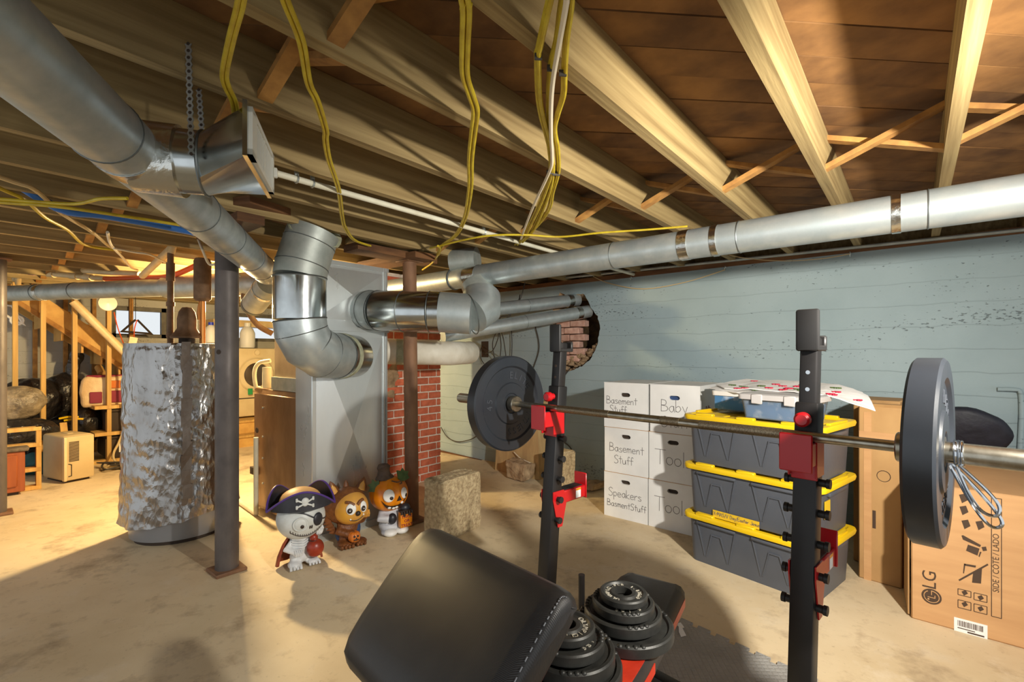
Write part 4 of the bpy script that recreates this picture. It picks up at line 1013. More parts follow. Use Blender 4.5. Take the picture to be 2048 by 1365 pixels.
def typeset(txt, h, ext=.0004):
    if txt not in GLYPH:
        cu = bpy.data.curves.new('t', 'FONT'); cu.body = txt; cu.size = 1.38; cu.extrude = .5; cu.align_x = 'CENTER'; cu.resolution_u = 3
        o = bpy.data.objects.new('t', cu); me = o.to_mesh()
        GLYPH[txt] = ([v.co.copy() for v in me.vertices], [tuple(p.vertices) for p in me.polygons])
        o.to_mesh_clear(); bpy.data.objects.remove(o); bpy.data.curves.remove(cu)
    v, f = GLYPH[txt]
    return Geo().add([V((p.x*h, p.y*h, p.z*2*ext)) for p in v], f)

# ------------------------------------------------------------------ white file boxes
random.seed(11)
BX0 = pz(1208, 1030).x; BYF = 3.36; BWD, BH, BD = .372, .352, .52
bl = pz(1208, 1030)
def filebox(col, row, lines, label, dx=0, dz=0, rz=0.0):
    w, h = BWD-.008, BH-.004
    t = thing('storage_box', label, 'box', (BX0+col*BWD+dx, BYF, row*BH+dz), rz, group=None)
    hz = h*.82 if row < 2 else h*.74
    # board carton with an oval hand hole in the front
    ov = []; hx, hzc, a_, b_ = w*.5, hz, .030, .016
    for k in range(20):
        an = 2*math.pi*k/20; ov.append((hx+(a_ if math.cos(an) > 0 else -a_)*.6+b_*math.cos(an)*1.4, hzc+b_*math.sin(an)))
    out = [(0,0),(w,0),(w,h),(0,h)]
    tri = tessellate_polygon([[V((a,b,0)) for a,b in out],[V((a,b,0)) for a,b in ov]]); al_ = out+ov
    g = Geo().add([(a,0,b) for a,b in al_], [tuple(i) for i in tri]); nn_ = len(ov)
    g.add([(a,0,b) for a,b in ov]+[(a,.02,b) for a,b in ov], [(k,(k+1)%nn_,nn_+(k+1)%nn_,nn_+k) for k in range(nn_)])
    g.add([(0,0,0),(w,0,0),(w,BD,0),(0,BD,0),(0,0,h),(w,0,h),(w,BD,h),(0,BD,h)], [(3,2,1,0),(4,5,6,7),(1,2,6,5),(2,3,7,6),(3,0,4,7)])
    part('carton', g, MT['whitebox'], t, local=True, smooth=0)
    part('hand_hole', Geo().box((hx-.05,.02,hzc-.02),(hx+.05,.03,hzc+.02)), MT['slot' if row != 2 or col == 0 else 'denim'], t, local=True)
    part('lid_lip', Geo().box((-.002,-.002,h+.0005),(w+.002,BD+.002,h+.0035)), MT['bare_edge' if row < 2 else 'whitebox'], t, local=True)
    for (s, hgt, lx, lz) in lines:
        part('handwriting', scribble(s, hgt).move(lx, -.0002, lz), MT['ink'], t, local=True, smooth=0)
    return t
filebox(0, 2, [('Basement',.058,.022,.185),('Stuff',.058,.05,.115)], 'white cardboard box marked Basement Stuff, topmost of its stack', dz=.0)
filebox(0, 1, [('Basement',.064,.045,.165),('Stuff',.064,.085,.075)], 'white cardboard box marked Basement Stuff, middle of its stack', dx=.004)
filebox(0, 0, [('Speakers',.066,.04,.165),('BasmentStuff',.05,.028,.085)], 'white cardboard box marked Speakers on the floor')
tb = filebox(1, 2, [('Baby',.085,.085,.155),('Stuff',.08,.09,.045)], 'white cardboard box marked Baby Stuff beside the yellow lidded totes', dx=.012)
part('red_print', scribble('PonPon', .03, .004).rz(math.pi/2).move(BWD-.006, .12, .17), MT['redprint'], tb, local=True, smooth=0)
filebox(1, 1, [('Tools',.108,.045,.12)], 'white cardboard box marked Tools, middle of its stack', dx=.004)
filebox(1, 0, [('Tools',.104,.045,.13)], 'white cardboard box marked Tools on the floor beside the totes')

# ------------------------------------------------------------------ yellow lidded totes
o0 = pz(1382, 1117); o1 = pz(1575, 1188); TR = math.atan2(o1.y-o0.y, o1.x-o0.x)
TL, TD, TP = .70, .46, .305
def loft(rects):
    g = Geo(); 
    for (x0,x1,y0,y1,z) in rects: g.v += [V((x0,y0,z)),V((x1,y0,z)),V((x1,y1,z)),V((x0,y1,z))]
    n = len(rects)
    for i in range(n-1): g.f += [(i*4+k, i*4+(k+1)%4, (i+1)*4+(k+1)%4, (i+1)*4+k) for k in range(4)]
    g.f += [(3,2,1,0), tuple((n-1)*4+k for k in range(4))]; return g
def rrect(x0, x1, y0, y1, r, n=5):
    out = []
    for cx_, cy_, a0 in ((x1-r,y0+r,-math.pi/2),(x1-r,y1-r,0),(x0+r,y1-r,math.pi/2),(x0+r,y0+r,math.pi)):
        for i in range(n+1): a = a0+math.pi/2*i/n; out.append((cx_+r*math.cos(a), cy_+r*math.sin(a)))
    return out
def ring_loft(rings):
    n = len(rings[0][0]); g = Geo()
    for poly, z in rings: g.v += [V((p[0],p[1],z)) for p in poly]
    for i in range(len(rings)-1): g.f += [(i*n+k, i*n+(k+1)%n, (i+1)*n+(k+1)%n, (i+1)*n+k) for k in range(n)]
    g.f += [tuple(reversed(range(n))), tuple((len(rings)-1)*n+k for k in range(n))]; return g
def tote(i, label):
    t = thing('lidded_tote', label, 'tote', (o0.x, o0.y, i*TP), TR, 'yellow lidded totes')
    zt = TP-.022
    part('tub', ring_loft([(rrect(.0,TL,0,TD,.04),.0),(rrect(-.012,TL+.012,-.012,TD+.012,.045),zt*.8),(rrect(-.016,TL+.016,-.016,TD+.016,.045),zt)]), MT['tote'], t, local=True)
    # pressed V-shaped ribs on the front
    for cx_ in (.17, .50):
        for s in (-1, 1):
            for k, (dx0, dx1) in enumerate(((.115,.075),(.04,.065))):
                a = V((cx_+s*dx0, -.016, zt*.84)) if k == 0 else V((cx_+s*dx0*.7, -.013, zt*.66)); b = V((cx_+s*dx1, -.002, .045))
                part('pressed_rib', Geo().plank(a, b, .006, .007, up=(0,1,0)), MT['tote'], t, local=True)
        part('pressed_rib', Geo().plank((cx_-.03,-.013,zt*.67),(cx_+.03,-.013,zt*.67),.006,.007,up=(0,1,0)), MT['tote'], t, local=True)
        part('grip_ledge', Geo().rbox((cx_-.12,-.03,zt*.84),(cx_+.12,-.008,zt*.9),.006), MT['tote'], t, local=True)
    for s in (.3,): part('side_ledge', Geo().rbox((TL+.008,.1,zt*.8),(TL+.03,TD-.1,zt*.88),.006), MT['tote'], t, local=True)
    lid = part('lid', ring_loft([(rrect(-.04,TL+.04,-.035,TD+.035,.05),zt-.018),(rrect(-.045,TL+.045,-.04,TD+.04,.055),zt),(rrect(-.04,TL+.04,-.035,TD+.035,.05),zt+.012),(rrect(-.012,TL+.012,-.01,TD+.01,.045),zt+.014),(rrect(0,TL,.0,TD,.04),zt+.002)]), MT['lid'], t, local=True, label='yellow snap-on lid')
    for x0, x1 in ((.05,.16),(.30,.40),(.54,.65)):
        part('lid_lug', Geo().rbox((x0,-.037,zt+.008),(x1,-.004,zt+.026),.004,1), MT['lid'], lid, local=True)
        part('lid_lug', Geo().rbox((x0,TD+.004,zt+.008),(x1,TD+.037,zt+.026),.004,1), MT['lid'], lid, local=True)
    for x0 in (-.03, TL+.005): part('lid_lug', Geo().rbox((x0,.1,zt+.008),(x0+.025,TD-.1,zt+.024),.004,1), MT['lid'], lid, local=True)
    for k in range(4): part('lid_panel', Geo().rbox((.04+k*.16,.05,zt),(.18+k*.16,TD-.05,zt+.006),.002,1), MT['lid'], lid, local=True)
    return t
tt = tote(0, 'bottom grey tote with yellow lid and a holiday note')
n_ = part('paper_note', Geo().box((.15,-.012,TP-.004),(.42,-.010,TP+.04)), MT['label'], tt, local=True, label='yellow paper note')
part('handwriting', scribble('X-MAS/V Day/Easter Jesus', .02, .0022).move(.155,-.0125,TP+.012), MT['ink'], n_, local=True, smooth=0)
t2 = tote(1, 'middle grey tote with yellow lid in the stack')
part('side_label', Geo().box((TL+.015,.06,.12),(TL+.019,.13,.21)), MT['label'], t2, local=True)
tote(2, 'top grey tote with yellow lid carrying clear bins')
ZL = 3*TP-.004
MTL = M.Translation((o0.x, o0.y, 0)) @ M.Rotation(TR, 4, 'Z')
def clearbin(x0, x1, y0, y1, h, label, fill, lid):
    c = MTL @ V(((x0+x1)/2, (y0+y1)/2, ZL+.004)); t = thing('clear_bin', label, 'bin', c, TR)
    w, d = (x1-x0)/2, (y1-y0)/2
    part('tub', ring_loft([(rrect(-w*.88,w*.88,-d*.88,d*.88,.02),0),(rrect(-w,w,-d,d,.025),h)]), MT['clear'], t, local=True)
    part('contents', ring_loft([(rrect(-w*.84,w*.84,-d*.84,d*.84,.02),.006),(rrect(-w*.9,w*.9,-d*.9,d*.9,.02),h*.72)]).noise(.006,20), MT[fill], t, local=True)
    l = part('lid', ring_loft([(rrect(-w-.008,w+.008,-d-.008,d+.008,.03),h-.028),(rrect(-w-.01,w+.01,-d-.01,d+.01,.03),h),(rrect(-w+.01,w-.01,-d+.01,d-.01,.03),h+.008),(rrect(-w+.03,w-.03,-d+.03,d-.03,.03),h+.004)]), MT[lid], t, local=True)
    if lid == 'greylid':
        for xx in (-w*.55, w*.35): part('latch', Geo().rbox((xx-.01,-d-.016,h-.05),(xx+.05,-d-.006,h+.004),.004,1), MT['greylid'], l, local=True)
    return t
ca = clearbin(.02, .36, .22, .48, .125, 'clear bin with a mountain picture insert at the back of the top tote', 'bluecloth', 'paper')
part('picture_insert', Geo().box((-.155,-.128,.012),(.05,-.125,.095)), MT['bluecloth'], ca, local=True)
part('gold_tag', Geo().box((.05,-.129,.06),(.10,-.126,.10)), MT['label'], ca, local=True)
clearbin(.30, .68, .0, .26, .135, 'clear bin with light grey lid and blue contents on the top tote', 'bluecloth', 'greylid')
# flattened paper gift sacks on top
def sack(pts, z, label, k):
    t = thing('paper_gift_sack', label, 'paper bag', (*(MTL @ V((pts[0][0], pts[0][1], 0))).xy, z))
    # heaped sheet: high at the wall side, drooping at the right end
    def zf(x, y): return z + .16*(y-.25) - .9*max(0, x-.62)**2*1.6 + .008*NZ.noise(V((x*9, y*9, k)))
    cx_ = sum(p[0] for p in pts)/len(pts); cy_ = sum(p[1] for p in pts)/len(pts)
    ring = []
    for i in range(len(pts)):
        a = V(pts[i-1]); b = V(pts[i])
        for f in (0, .25, .5, .75): ring.append(a.lerp(b, f))
    vs = []; NR = 7; n = len(ring)
    for r_ in range(NR+1):
        for p in ring: q = V((cx_, cy_)).lerp(p, max(r_/NR, .02)); vs.append(V((q.x, q.y, zf(q.x, q.y))))
    k0 = len(vs); fs = [(r_*n+i, r_*n+(i+1) % n, (r_+1)*n+(i+1) % n, (r_+1)*n+i) for r_ in range(NR) for i in range(n)] + [tuple(range(n))]
    g = Geo().add(vs+[v-V((0,0,.005)) for v in vs], fs+[tuple(k0+x for x in reversed(f)) for f in fs]+[(NR*n+i, NR*n+(i+1) % n, k0+NR*n+(i+1) % n, k0+NR*n+i) for i in range(n)])
    g.tf(MTL)
    o = part('sheet', g, MT['paper'], t, smooth=0)
    random.seed(k)
    cx_ = sum(p[0] for p in pts)/len(pts); cy_ = sum(p[1] for p in pts)/len(pts)
    for j in range(30):
        p = pts[j % len(pts)]; f = random.uniform(.2,.85); c = V((cx_+(p[0]-cx_)*f, cy_+(p[1]-cy_)*f, 0)); c.z = zf(c.x, c.y)+.001
        gg = Geo()
        for sgn in (-1,1): gg.torus(c+V((sgn*.011,0,0)), (0,0,1), .011, .0035, 10, 5)
        gg.plank(c, c+V((.01,-.022,0)), .005, .004); gg.plank(c, c+V((-.01,-.022,0)), .005, .004)
        part('red_bow_print', gg.tf(MTL), MT['redprint' if j % 3 else 'leaf'], t, smooth=0)
zz = ZL+.155
sack([(.0,.30),(.1,.22),(.42,.24),(.60,.20),(.78,.22),(.87,.30),(.80,.44),(.5,.52),(.1,.52)], zz, 'flattened white gift sack with red bows on top of the bins', 5)
sack([(-.02,.26),(.2,.18),(.45,.22),(.7,.3),(.82,.36),(.76,.50),(.3,.55),(.02,.5)], zz-.012, 'flattened white gift sack lying underneath the other sack', 9)

# ------------------------------------------------------------------ tall carton and big printed carton
a = pz(1719, 1156); b = pz(1804, 1180)
wd = (b-a).length; rz_ = math.atan2(b.y-a.y, b.x-a.x)
t = thing('tall_carton', 'narrow tall cardboard box standing against the blue wall', 'box', a, rz_)
g = Geo().rbox((-.005,0,0),(wd,.22,.985),.006,1); part('carton', g, MT['carton2'], t, local=True)
part('packing_tape', Geo().box((.02,-.0015,0),(.055,.0,.95)), MT['carton'], t, local=True)
part('packing_tape', Geo().box((-.002,-.002,.80),(wd,.0,.84)), MT['carton'], t, local=True)
part('top_flap', Geo().plank((.0,.004,.985),(wd,.004,.985),.03,.006,up=(0,1,.3)), MT['carton2'], t, local=True)
part('stamp', Geo().box((.06,-.0016,.30),(.075,-.0002,.40)), MT['print'], t, local=True); part('stamp', Geo().torus((.11,0,.60),(0,1,0),.03,.002,20,5), MT['print'], t, local=True)
t = thing('rear_carton', 'wider cardboard box standing behind the narrow tall box', 'box', (a.x, a.y+.25, 0), rz_)
g = Geo().rbox((-.05,0,0),(wd-.012,.3,1.0),.006,1)
part('carton', g, MT['carton2'], t, local=True)
p = px(1806, 960, .0) if False else b+V((.008,.03,.0))
solo('red_folder', Geo().rbox((p.x, p.y, 0), (p.x+.014, p.y+.12, .72), .004, 1), MT['red'], 'thin red board wedged between the two cardboard boxes', 'board')
LY = 3.0; LX = pz(1822, 1235).x; LH = .66
t = thing('appliance_carton', 'large brown appliance carton with printed symbols lying on its side', 'box', (LX+.5, LY+.4, 0))
part('carton', Geo().rbox((LX, LY, 0), (LX+1.1, LY+1.0, LH), .006, 1), MT['carton'], t)
part('side_flap', Geo().plank((LX-.012, LY+.25, .0), (LX-.012, LY+.01, .42), .012, .2, up=(0,1,0)) if False else Geo().add([(LX-.012,LY+.02,.01),(LX-.03,LY+.3,.01),(LX-.03,LY+.3,.42),(LX-.012,LY+.02,.38),(LX-.006,LY+.02,.01),(LX-.02,LY+.3,.01),(LX-.02,LY+.3,.42),(LX-.006,LY+.02,.38)],[(0,1,2,3),(7,6,5,4),(0,3,7,4),(1,5,6,2),(3,2,6,7),(0,4,5,1)]), MT['carton2'], t)
def onface(g, xpx, ypx):      # text in xy, rotated to read upward on the carton face
    p = py(xpx, ypx, LY); m = M(((0,-1,0,p.x),(0,0,-1,LY-.0006),(1,0,0,p.z),(0,0,0,1))); return g.tf(m)
part('print_letters', onface(typeset('LG', .052), 1872, 1163), MT['print'], t, smooth=0)
lg = part('print_emblem', onface(Geo().lathe([(0,-.0004),(.036,-.0004),(.036,.0004),(0,.0004)], 32), 1863, 1194), MT['print'], t, smooth=0, label='round printed face emblem')
gg = Geo(); 
for q in arc((0,0,.0006),(1,0,0),(0,1,0),.027,.35,2*math.pi-.0,20): pass
gg.tube(arc((0,0,.0008),(1,0,0),(0,1,0),.027,.5,2*math.pi,24)+[V((.008,0,.0008))], .0018, 5)
gg.tube([(-.004,.014,.0008),(-.004,-.012,.0008),(.008,-.012,.0008)], .0018, 5); gg.ell((-.014,.011,.0008),(.004,.004,.001),u=10,w=6)
part('emblem_lines', onface(gg, 1863, 1194), MT['carton'], lg, smooth=0)
part('print_letters', onface(typeset('SIDE / CÔTÉ / LADO', .021), 1998, 1128), MT['print'], t, smooth=0)
def frame_print(x0, y0, x1, y1, w=.0025):
    a = py(x0, y0, LY); b = py(x1, y1, LY); g = Geo(); Y = LY-.0008
    for (u0,v0,u1,v1) in ((a.x,a.z,b.x,a.z),(b.x,a.z,b.x,b.z),(b.x,b.z,a.x,b.z),(a.x,b.z,a.x,a.z)):
        g.plank((u0,Y,v0),(u1,Y,v1),.0012,w,up=(0,0,1) if abs(u1-u0) > abs(v1-v0) else (1,0,0))
    return g
part('print_frame', frame_print(1983, 996, 2003, 1238), MT['print'], t, smooth=0)
for (x0,y0,x1,y1) in ((1916,1178,1942,1196),(1916,1200,1942,1222),(1948,1186,1974,1206),(1948,1208,1974,1230)): part('print_frame', frame_print(x0,y0,x1,y1), MT['print'], t, smooth=0)
def blob(pts_px, name='print_symbol'):
    P = [py(x, y, LY) for x, y in pts_px]; g = Geo(); n = len(P)
    g.add([(p.x, LY-.0009, p.z) for p in P]+[(p.x, LY+.001, p.z) for p in P], [tuple(range(n)), tuple(reversed(range(n, 2*n)))]+[(i,(i+1)%n,n+(i+1)%n,n+i) for i in range(n)])
    part(name, g, MT['print'], t, smooth=0)
blob([(1936,1090),(1959,1098),(1955,1112),(1932,1102)]); blob([(1923,1072),(1926,1071),(1962,1091),(1960,1095),(1926,1080)]); blob([(1963,1095),(1972,1094),(1974,1102),(1966,1103)]); blob([(1960,1104),(1963,1105),(1959,1115),(1957,1113)])
blob([(1917,1160),(1975,1128),(1977,1131),(1919,1163)]); blob([(1946,1148),(1964,1138),(1962,1168),(1944,1166)]); blob([(1928,1128),(1952,1132),(1951,1136),(1930,1132)]); blob([(1928,1128),(1931,1129),(1928,1148),(1926,1147)])
for x, y in ((1929,1187),(1929,1210),(1961,1197),(1961,1219)): blob([(x-6,y-3),(x+2,y-6),(x+7,y+1),(x-1,y+5)])
for x, y in ((1927,998),(1928,1022),(1932,1050),(1960,1052)): blob([(x-9,y-8),(x+4,y-10),(x+9,y+3),(x-3,y+9)])
a = py(1908, 1234, LY); b = py(1975, 1279, LY)
ls = part('shipping_label', Geo().box((a.x, LY-.001, py(1908,1262,LY).z), (b.x, LY, py(1975,1252,LY).z)), MT['paper'], t, smooth=0)
x = a.x+.012; 
g = Geo(); random.seed(4); za = py(1908,1262,LY).z; zb = py(1975,1252,LY).z
while x < b.x-.014:
    w = random.choice((.001,.002,.003)); g.box((x, LY-.0016, za+(zb-za)*.45), (x+w, LY-.001, za+(zb-za)*.85)); x += w+random.choice((.001,.002))
g.box((a.x+.012, LY-.0016, za+(zb-za)*.28),(a.x+.07, LY-.001, za+(zb-za)*.34)); g.box((a.x+.045, LY-.0016, za+(zb-za)*.1),(b.x-.01, LY-.001, za+(zb-za)*.2))
part('barcode', g, MT['print'], ls, smooth=0)
# round navy pouch on the carton against the wall
c = py(1918, 866, 3.86); g = Geo().lathe([(0,-.035),(.19,-.03),(.225,-.01),(.225,.01),(.19,.03),(0,.035)], 40, M.Translation((c.x, 3.86, LH+.155)) @ M.Rotation(.35,4,'X') @ M.Rotation(math.pi/2,4,'X') @ M.Diagonal((1,.72,1,1)))
g.noise(.012, 9); solo('round_pouch', g, MT['navy'], 'round navy nylon pouch on the large carton against the wall', 'pouch', smooth=60)
# bent conduit painted on the wall
t = thing('wall_conduit', 'painted bent conduit on the blue wall behind the carton', 'conduit', py(2040,780,YW-.03))
part('conduit_pipe', Geo().tube(sm([py(1995,779,YW-.02), py(2030,780,YW-.02), py(2040,784,YW-.02), py(2043,800,YW-.02), py(2043,840,YW-.02), py(2038,930,YW-.02)],4), .013, 10), MT['bluewall'], t)
# ------------------------------------------------------------------ weight rack, bench, barbell
RZ = math.radians(-6.7); RO = V((-.74, 1.63, 0)); ZBAR = 1.045
LEAN = math.tan(math.radians(5)); UY = .075
rk = thing('barbell_rack', 'black barbell rack with red hooks and safety arms', 'weight rack', RO, RZ)
def uy(z): return UY + LEAN*(z-ZBAR)
def tube_sq(a, b, w, r=.006):
    a = V(a); b = V(b); d = b-a; g = Geo().rbox((-w/2,-w/2,0),(w/2,w/2,d.length),r,2)
    q = d.to_track_quat('Z','Y'); m = M.Translation(a) @ V((0,0,1)).rotation_difference(d.normalized()).to_matrix().to_4x4(); return g.tf(m)
for sx in (-1, 1):
    x = sx*.497
    up_ = part('upright', tube_sq((x, uy(.02), .02), (x, uy(1.135), 1.135), .062), MT['black'], rk, local=True)
    part('inner_tube', tube_sq((x, uy(1.1), 1.1), (x, uy(1.33), 1.33), .047), MT['black'], up_, local=True)
    for z in (1.175, 1.225): part('adjust_hole', Geo().cyl((x, uy(z)-.0245, z), (x, uy(z)-.022, z), .006, seg=12), MT['chrome'] if sx > 0 else MT['slot'], up_, local=True)
    part('locking_knob', Geo().lathe([(0,0),(.014,0),(.014,.02),(.021,.022),(.021,.04),(.015,.045),(0,.045)], 24, M.Translation((x, uy(1.09)-.031, 1.09)) @ M.Rotation(math.pi/2,4,'X')), MT['red'], up_, local=True, label='red locking knob')
    # top cradle
    tc_ = part('top_cradle', Geo().rbox((x-.031, uy(1.35)-.045, 1.288), (x+.031, uy(1.35)-.028, 1.412), .007, 2), MT['capblack'], rk, local=True, label='black top bar cradle')
    part('cradle_base', Geo().rbox((x-.028, uy(1.3)-.04, 1.288), (x+.028, uy(1.3)+.055, 1.305), .004, 1), MT['capblack'], tc_, local=True)
    part('cradle_lip', Geo().rbox((x-.028, uy(1.3)+.045, 1.288), (x+.028, uy(1.3)+.06, 1.335), .004, 1), MT['capblack'], tc_, local=True)
    # red bar hook
    hk = part('bar_hook', Geo().rbox((x-.042, -.05, .95), (x+.042, -.043, 1.057), .003, 1), MT['red'], rk, local=True, label='red bar hook')
    part('hook_arm', Geo().rbox((x-.036, -.045, .962), (x+.036, uy(1.0)-.031, 1.028), .003, 1), MT['red'], hk, local=True)
    part('hook_pad', Geo().box((x-.03, -.043, 1.028), (x+.03, uy(1.0)-.031, 1.0305)), MT['capblack'], hk, local=True)
    for s in (-1, 1): part('hook_cheek', Geo().rbox((x+s*.035-.003, uy(1)-.06, .925), (x+s*.035+.003, uy(1)+.012, 1.045), .002, 1), MT['red'], hk, local=True)
    part('hook_strap', Geo().rbox((x-.034, uy(.95)-.038, .915), (x+.034, uy(.95)-.032, .965), .002, 1), MT['red'], hk, local=True)
    # cross pins
    for k in range(5):
        z = .905-.088*k
        for s in (-1, 1): part('stop_pin', Geo().lathe([(0,0),(.011,0),(.011,.016),(.014,.018),(.014,.028),(0,.028)], 18, M.Translation((x+s*.031, uy(z), z)) @ M.Rotation(s*math.pi/2,4,'Y')), MT['capblack'], up_, local=True)
    # safety arm
    z0 = .655; sa = part('safety_arm', Geo().rbox((x-.03, uy(z0)+.028, z0-.045), (x+.03, uy(z0)+.205, z0+.01), .004, 1), MT['red'], rk, local=True, label='red safety arm')
    part('arm_pad', Geo().box((x-.022, uy(z0)+.03, z0+.01), (x+.022, uy(z0)+.185, z0+.014)), MT['capblack'], sa, local=True)
    part('arm_stop', Geo().rbox((x-.036, uy(z0)+.198, z0-.05), (x+.036, uy(z0)+.206, z0+.065), .003, 1), MT['red'], sa, local=True)
    for s in (-1, 1): part('arm_cheek', Geo().add([V((x+s*.036, uy(z0)+dy, z0+dz)) for dy, dz in ((-.03,.02),(.04,.02),(.06,-.03),(.03,-.14),(.0,-.14),(-.03,-.02))]+[V((x+s*.032, uy(z0)+dy, z0+dz)) for dy, dz in ((-.03,.02),(.04,.02),(.06,-.03),(.03,-.14),(.0,-.14),(-.03,-.02))], [tuple(range(6)), tuple(reversed(range(6,12)))]+[(i,(i+1)%6,6+(i+1)%6,6+i) for i in range(6)]), MT['red'], sa, local=True, smooth=0)
    lb = part('warning_label', Geo().box((x+.0302, uy(z0)+.13, z0-.038), (x+.0312, uy(z0)+.165, z0+.006)), MT['paper'], sa, local=True)
    part('label_stripe', Geo().box((x+.0312, uy(z0)+.13, z0-.004), (x+.0317, uy(z0)+.165, z0+.006)), MT['orange'], lb, local=True)
    # foot
    part('foot_tube', Geo().tube([(x, -.55, .035), (x, .53, .035)], .03, 18), MT['black'], rk, local=True)
    part('foot_cap', Geo().tube([(x, .5, .035), (x, .545, .035)], .034, 18), MT['capblack'], rk, local=True)
part('cross_tube', tube_sq((-.497, uy(.12), .12), (.497, uy(.12), .12), .05), MT['black'], rk, local=True)

# barbell
bl_ = thing('barbell', 'long steel barbell resting in the red rack hooks', 'barbell', RO + V((0,0,ZBAR)), RZ)
X0, X1 = -.708, .742
part('shaft', Geo().cyl((X0,0,0),(X1,0,0),.0145,seg=20), MT['steel'], bl_, local=True)
for a, b in ((-.42,-.16),(.2,.45),(.06,.13)): part('knurled_grip', Geo().cyl((a,0,0),(b,0,0),.0151,seg=20), MT['knurl'], bl_, local=True)
for s, x in ((-1,X0),(1,X1)):
    part('collar', Geo().lathe([(.0145,-.03),(.034,-.03),(.037,-.027),(.037,0),(.03,.004),(.0145,.004)], 32, M.Translation((x,0,0)) @ M.Rotation(s*math.pi/2,4,'Y')), MT['steel'], bl_, local=True)
    sl_ = part('sleeve', Geo().lathe([(0,0),(.025,0),(.025,.405),(.023,.41),(0,.41)], 32, M.Translation((x,0,0)) @ M.Rotation(s*math.pi/2,4,'Y')), MT['steel'], bl_, local=True, label='smooth steel sleeve')
def bumper(x, s, label):
    # s = +1: the lettered face looks towards +x
    t = thing('bumper_plate', label, 'weight plate', RO + V((x*math.cos(RZ), x*math.sin(RZ), ZBAR)), RZ)
    R = .225; h = .03
    prof = [(.0255,-h+.006),(.045,-h+.006),(.05,-h+.002),(.095,-h+.002),(.1,-h+.008),(.17,-h+.008),(.178,-h),(.218,-h),(R,-h+.006),(R,h-.006),(.218,h),(.178,h),(.17,h-.008),(.1,h-.008),(.095,h-.002),(.05,h-.002),(.045,h-.006),(.0255,h-.006)]
    part('rubber_disc', Geo().lathe(prof, 72, M.Rotation(math.pi/2,4,'Y'), close=True), MT['rubber'], t, local=True, smooth=28)
    part('hub_ring', Geo().lathe([(.0255,-h+.003),(.036,-h+.003),(.036,h-.003),(.0255,h-.003)], 32, M.Rotation(math.pi/2,4,'Y'), close=True), MT['iron'], t, local=True)
    for face in (1, -1):
        for word, a0 in (('ELITE', 62), ('FITNESS', -52), ('45', 180)):
            n = len(word)
            for i, ch in enumerate(word):
                if ch == ' ': continue
                an = math.radians(a0 - (i-(n-1)/2)*(13.5))
                g = typeset(ch, .034, .0012)
                # letter in xy, up = radial
                g.tf(M.Rotation(an-math.pi/2, 4, 'Z') @ M.Identity(4)) if False else None
                m = M.Rotation(an-math.pi/2,4,'Z') @ M.Translation((0,.118,0)); g.tf(m)
                # xy -> (-y? ) face plane yz
                if face == 1: mm = M(((0,0,1,h-.0075),(1,0,0,0),(0,1,0,0),(0,0,0,1)))
                else: mm = M(((0,0,-1,-h+.0075),(-1,0,0,0),(0,1,0,0),(0,0,0,1)))
                part('raised_letter', g.tf(mm), MT['rubberl'], t, local=True, smooth=0)
    return t
bumper(X0-.035, 1, 'black rubber bumper plate on the bar end by the brick chimney')
bumper(X1+.035, 1, 'black rubber bumper plate on the bar end by the large carton')
# spring clip on the right sleeve
xc = X1+.085
t = thing('spring_clip', 'shiny wire spring clip hanging on the bar sleeve', 'clip', RO + V((xc*math.cos(RZ), xc*math.sin(RZ), ZBAR)), RZ)
pts = [V((-.008+.006*i/20*1.0, .0285*math.cos(i*2*math.pi/20), .0285*math.sin(i*2*math.pi/20))) for i in range(0, 56)]
part('coil', Geo().tube(pts, .0032, 8), MT['chrome'], t, local=True)
def wloop(a, b, w, off):
    a = V(a); b = V(b); d = (b-a).normalized(); s = d.cross(V((0,1,0))).normalized()
    P = [a+s*w*.2, a.lerp(b,.55)+s*w, b-d*w+s*w, b, b-d*w-s*w, a.lerp(b,.55)-s*w, a-s*w*.2]
    return Geo().tube(sm(P,6), .0036, 8)
part('wire_handle', wloop((.0,-.02,-.026), (.062,-.03,-.125), .016, 0), MT['chrome'], t, local=True)
part('wire_handle', wloop((-.012,-.015,-.026), (.066,-.02,-.152), .013, 0), MT['chrome'], t, local=True)

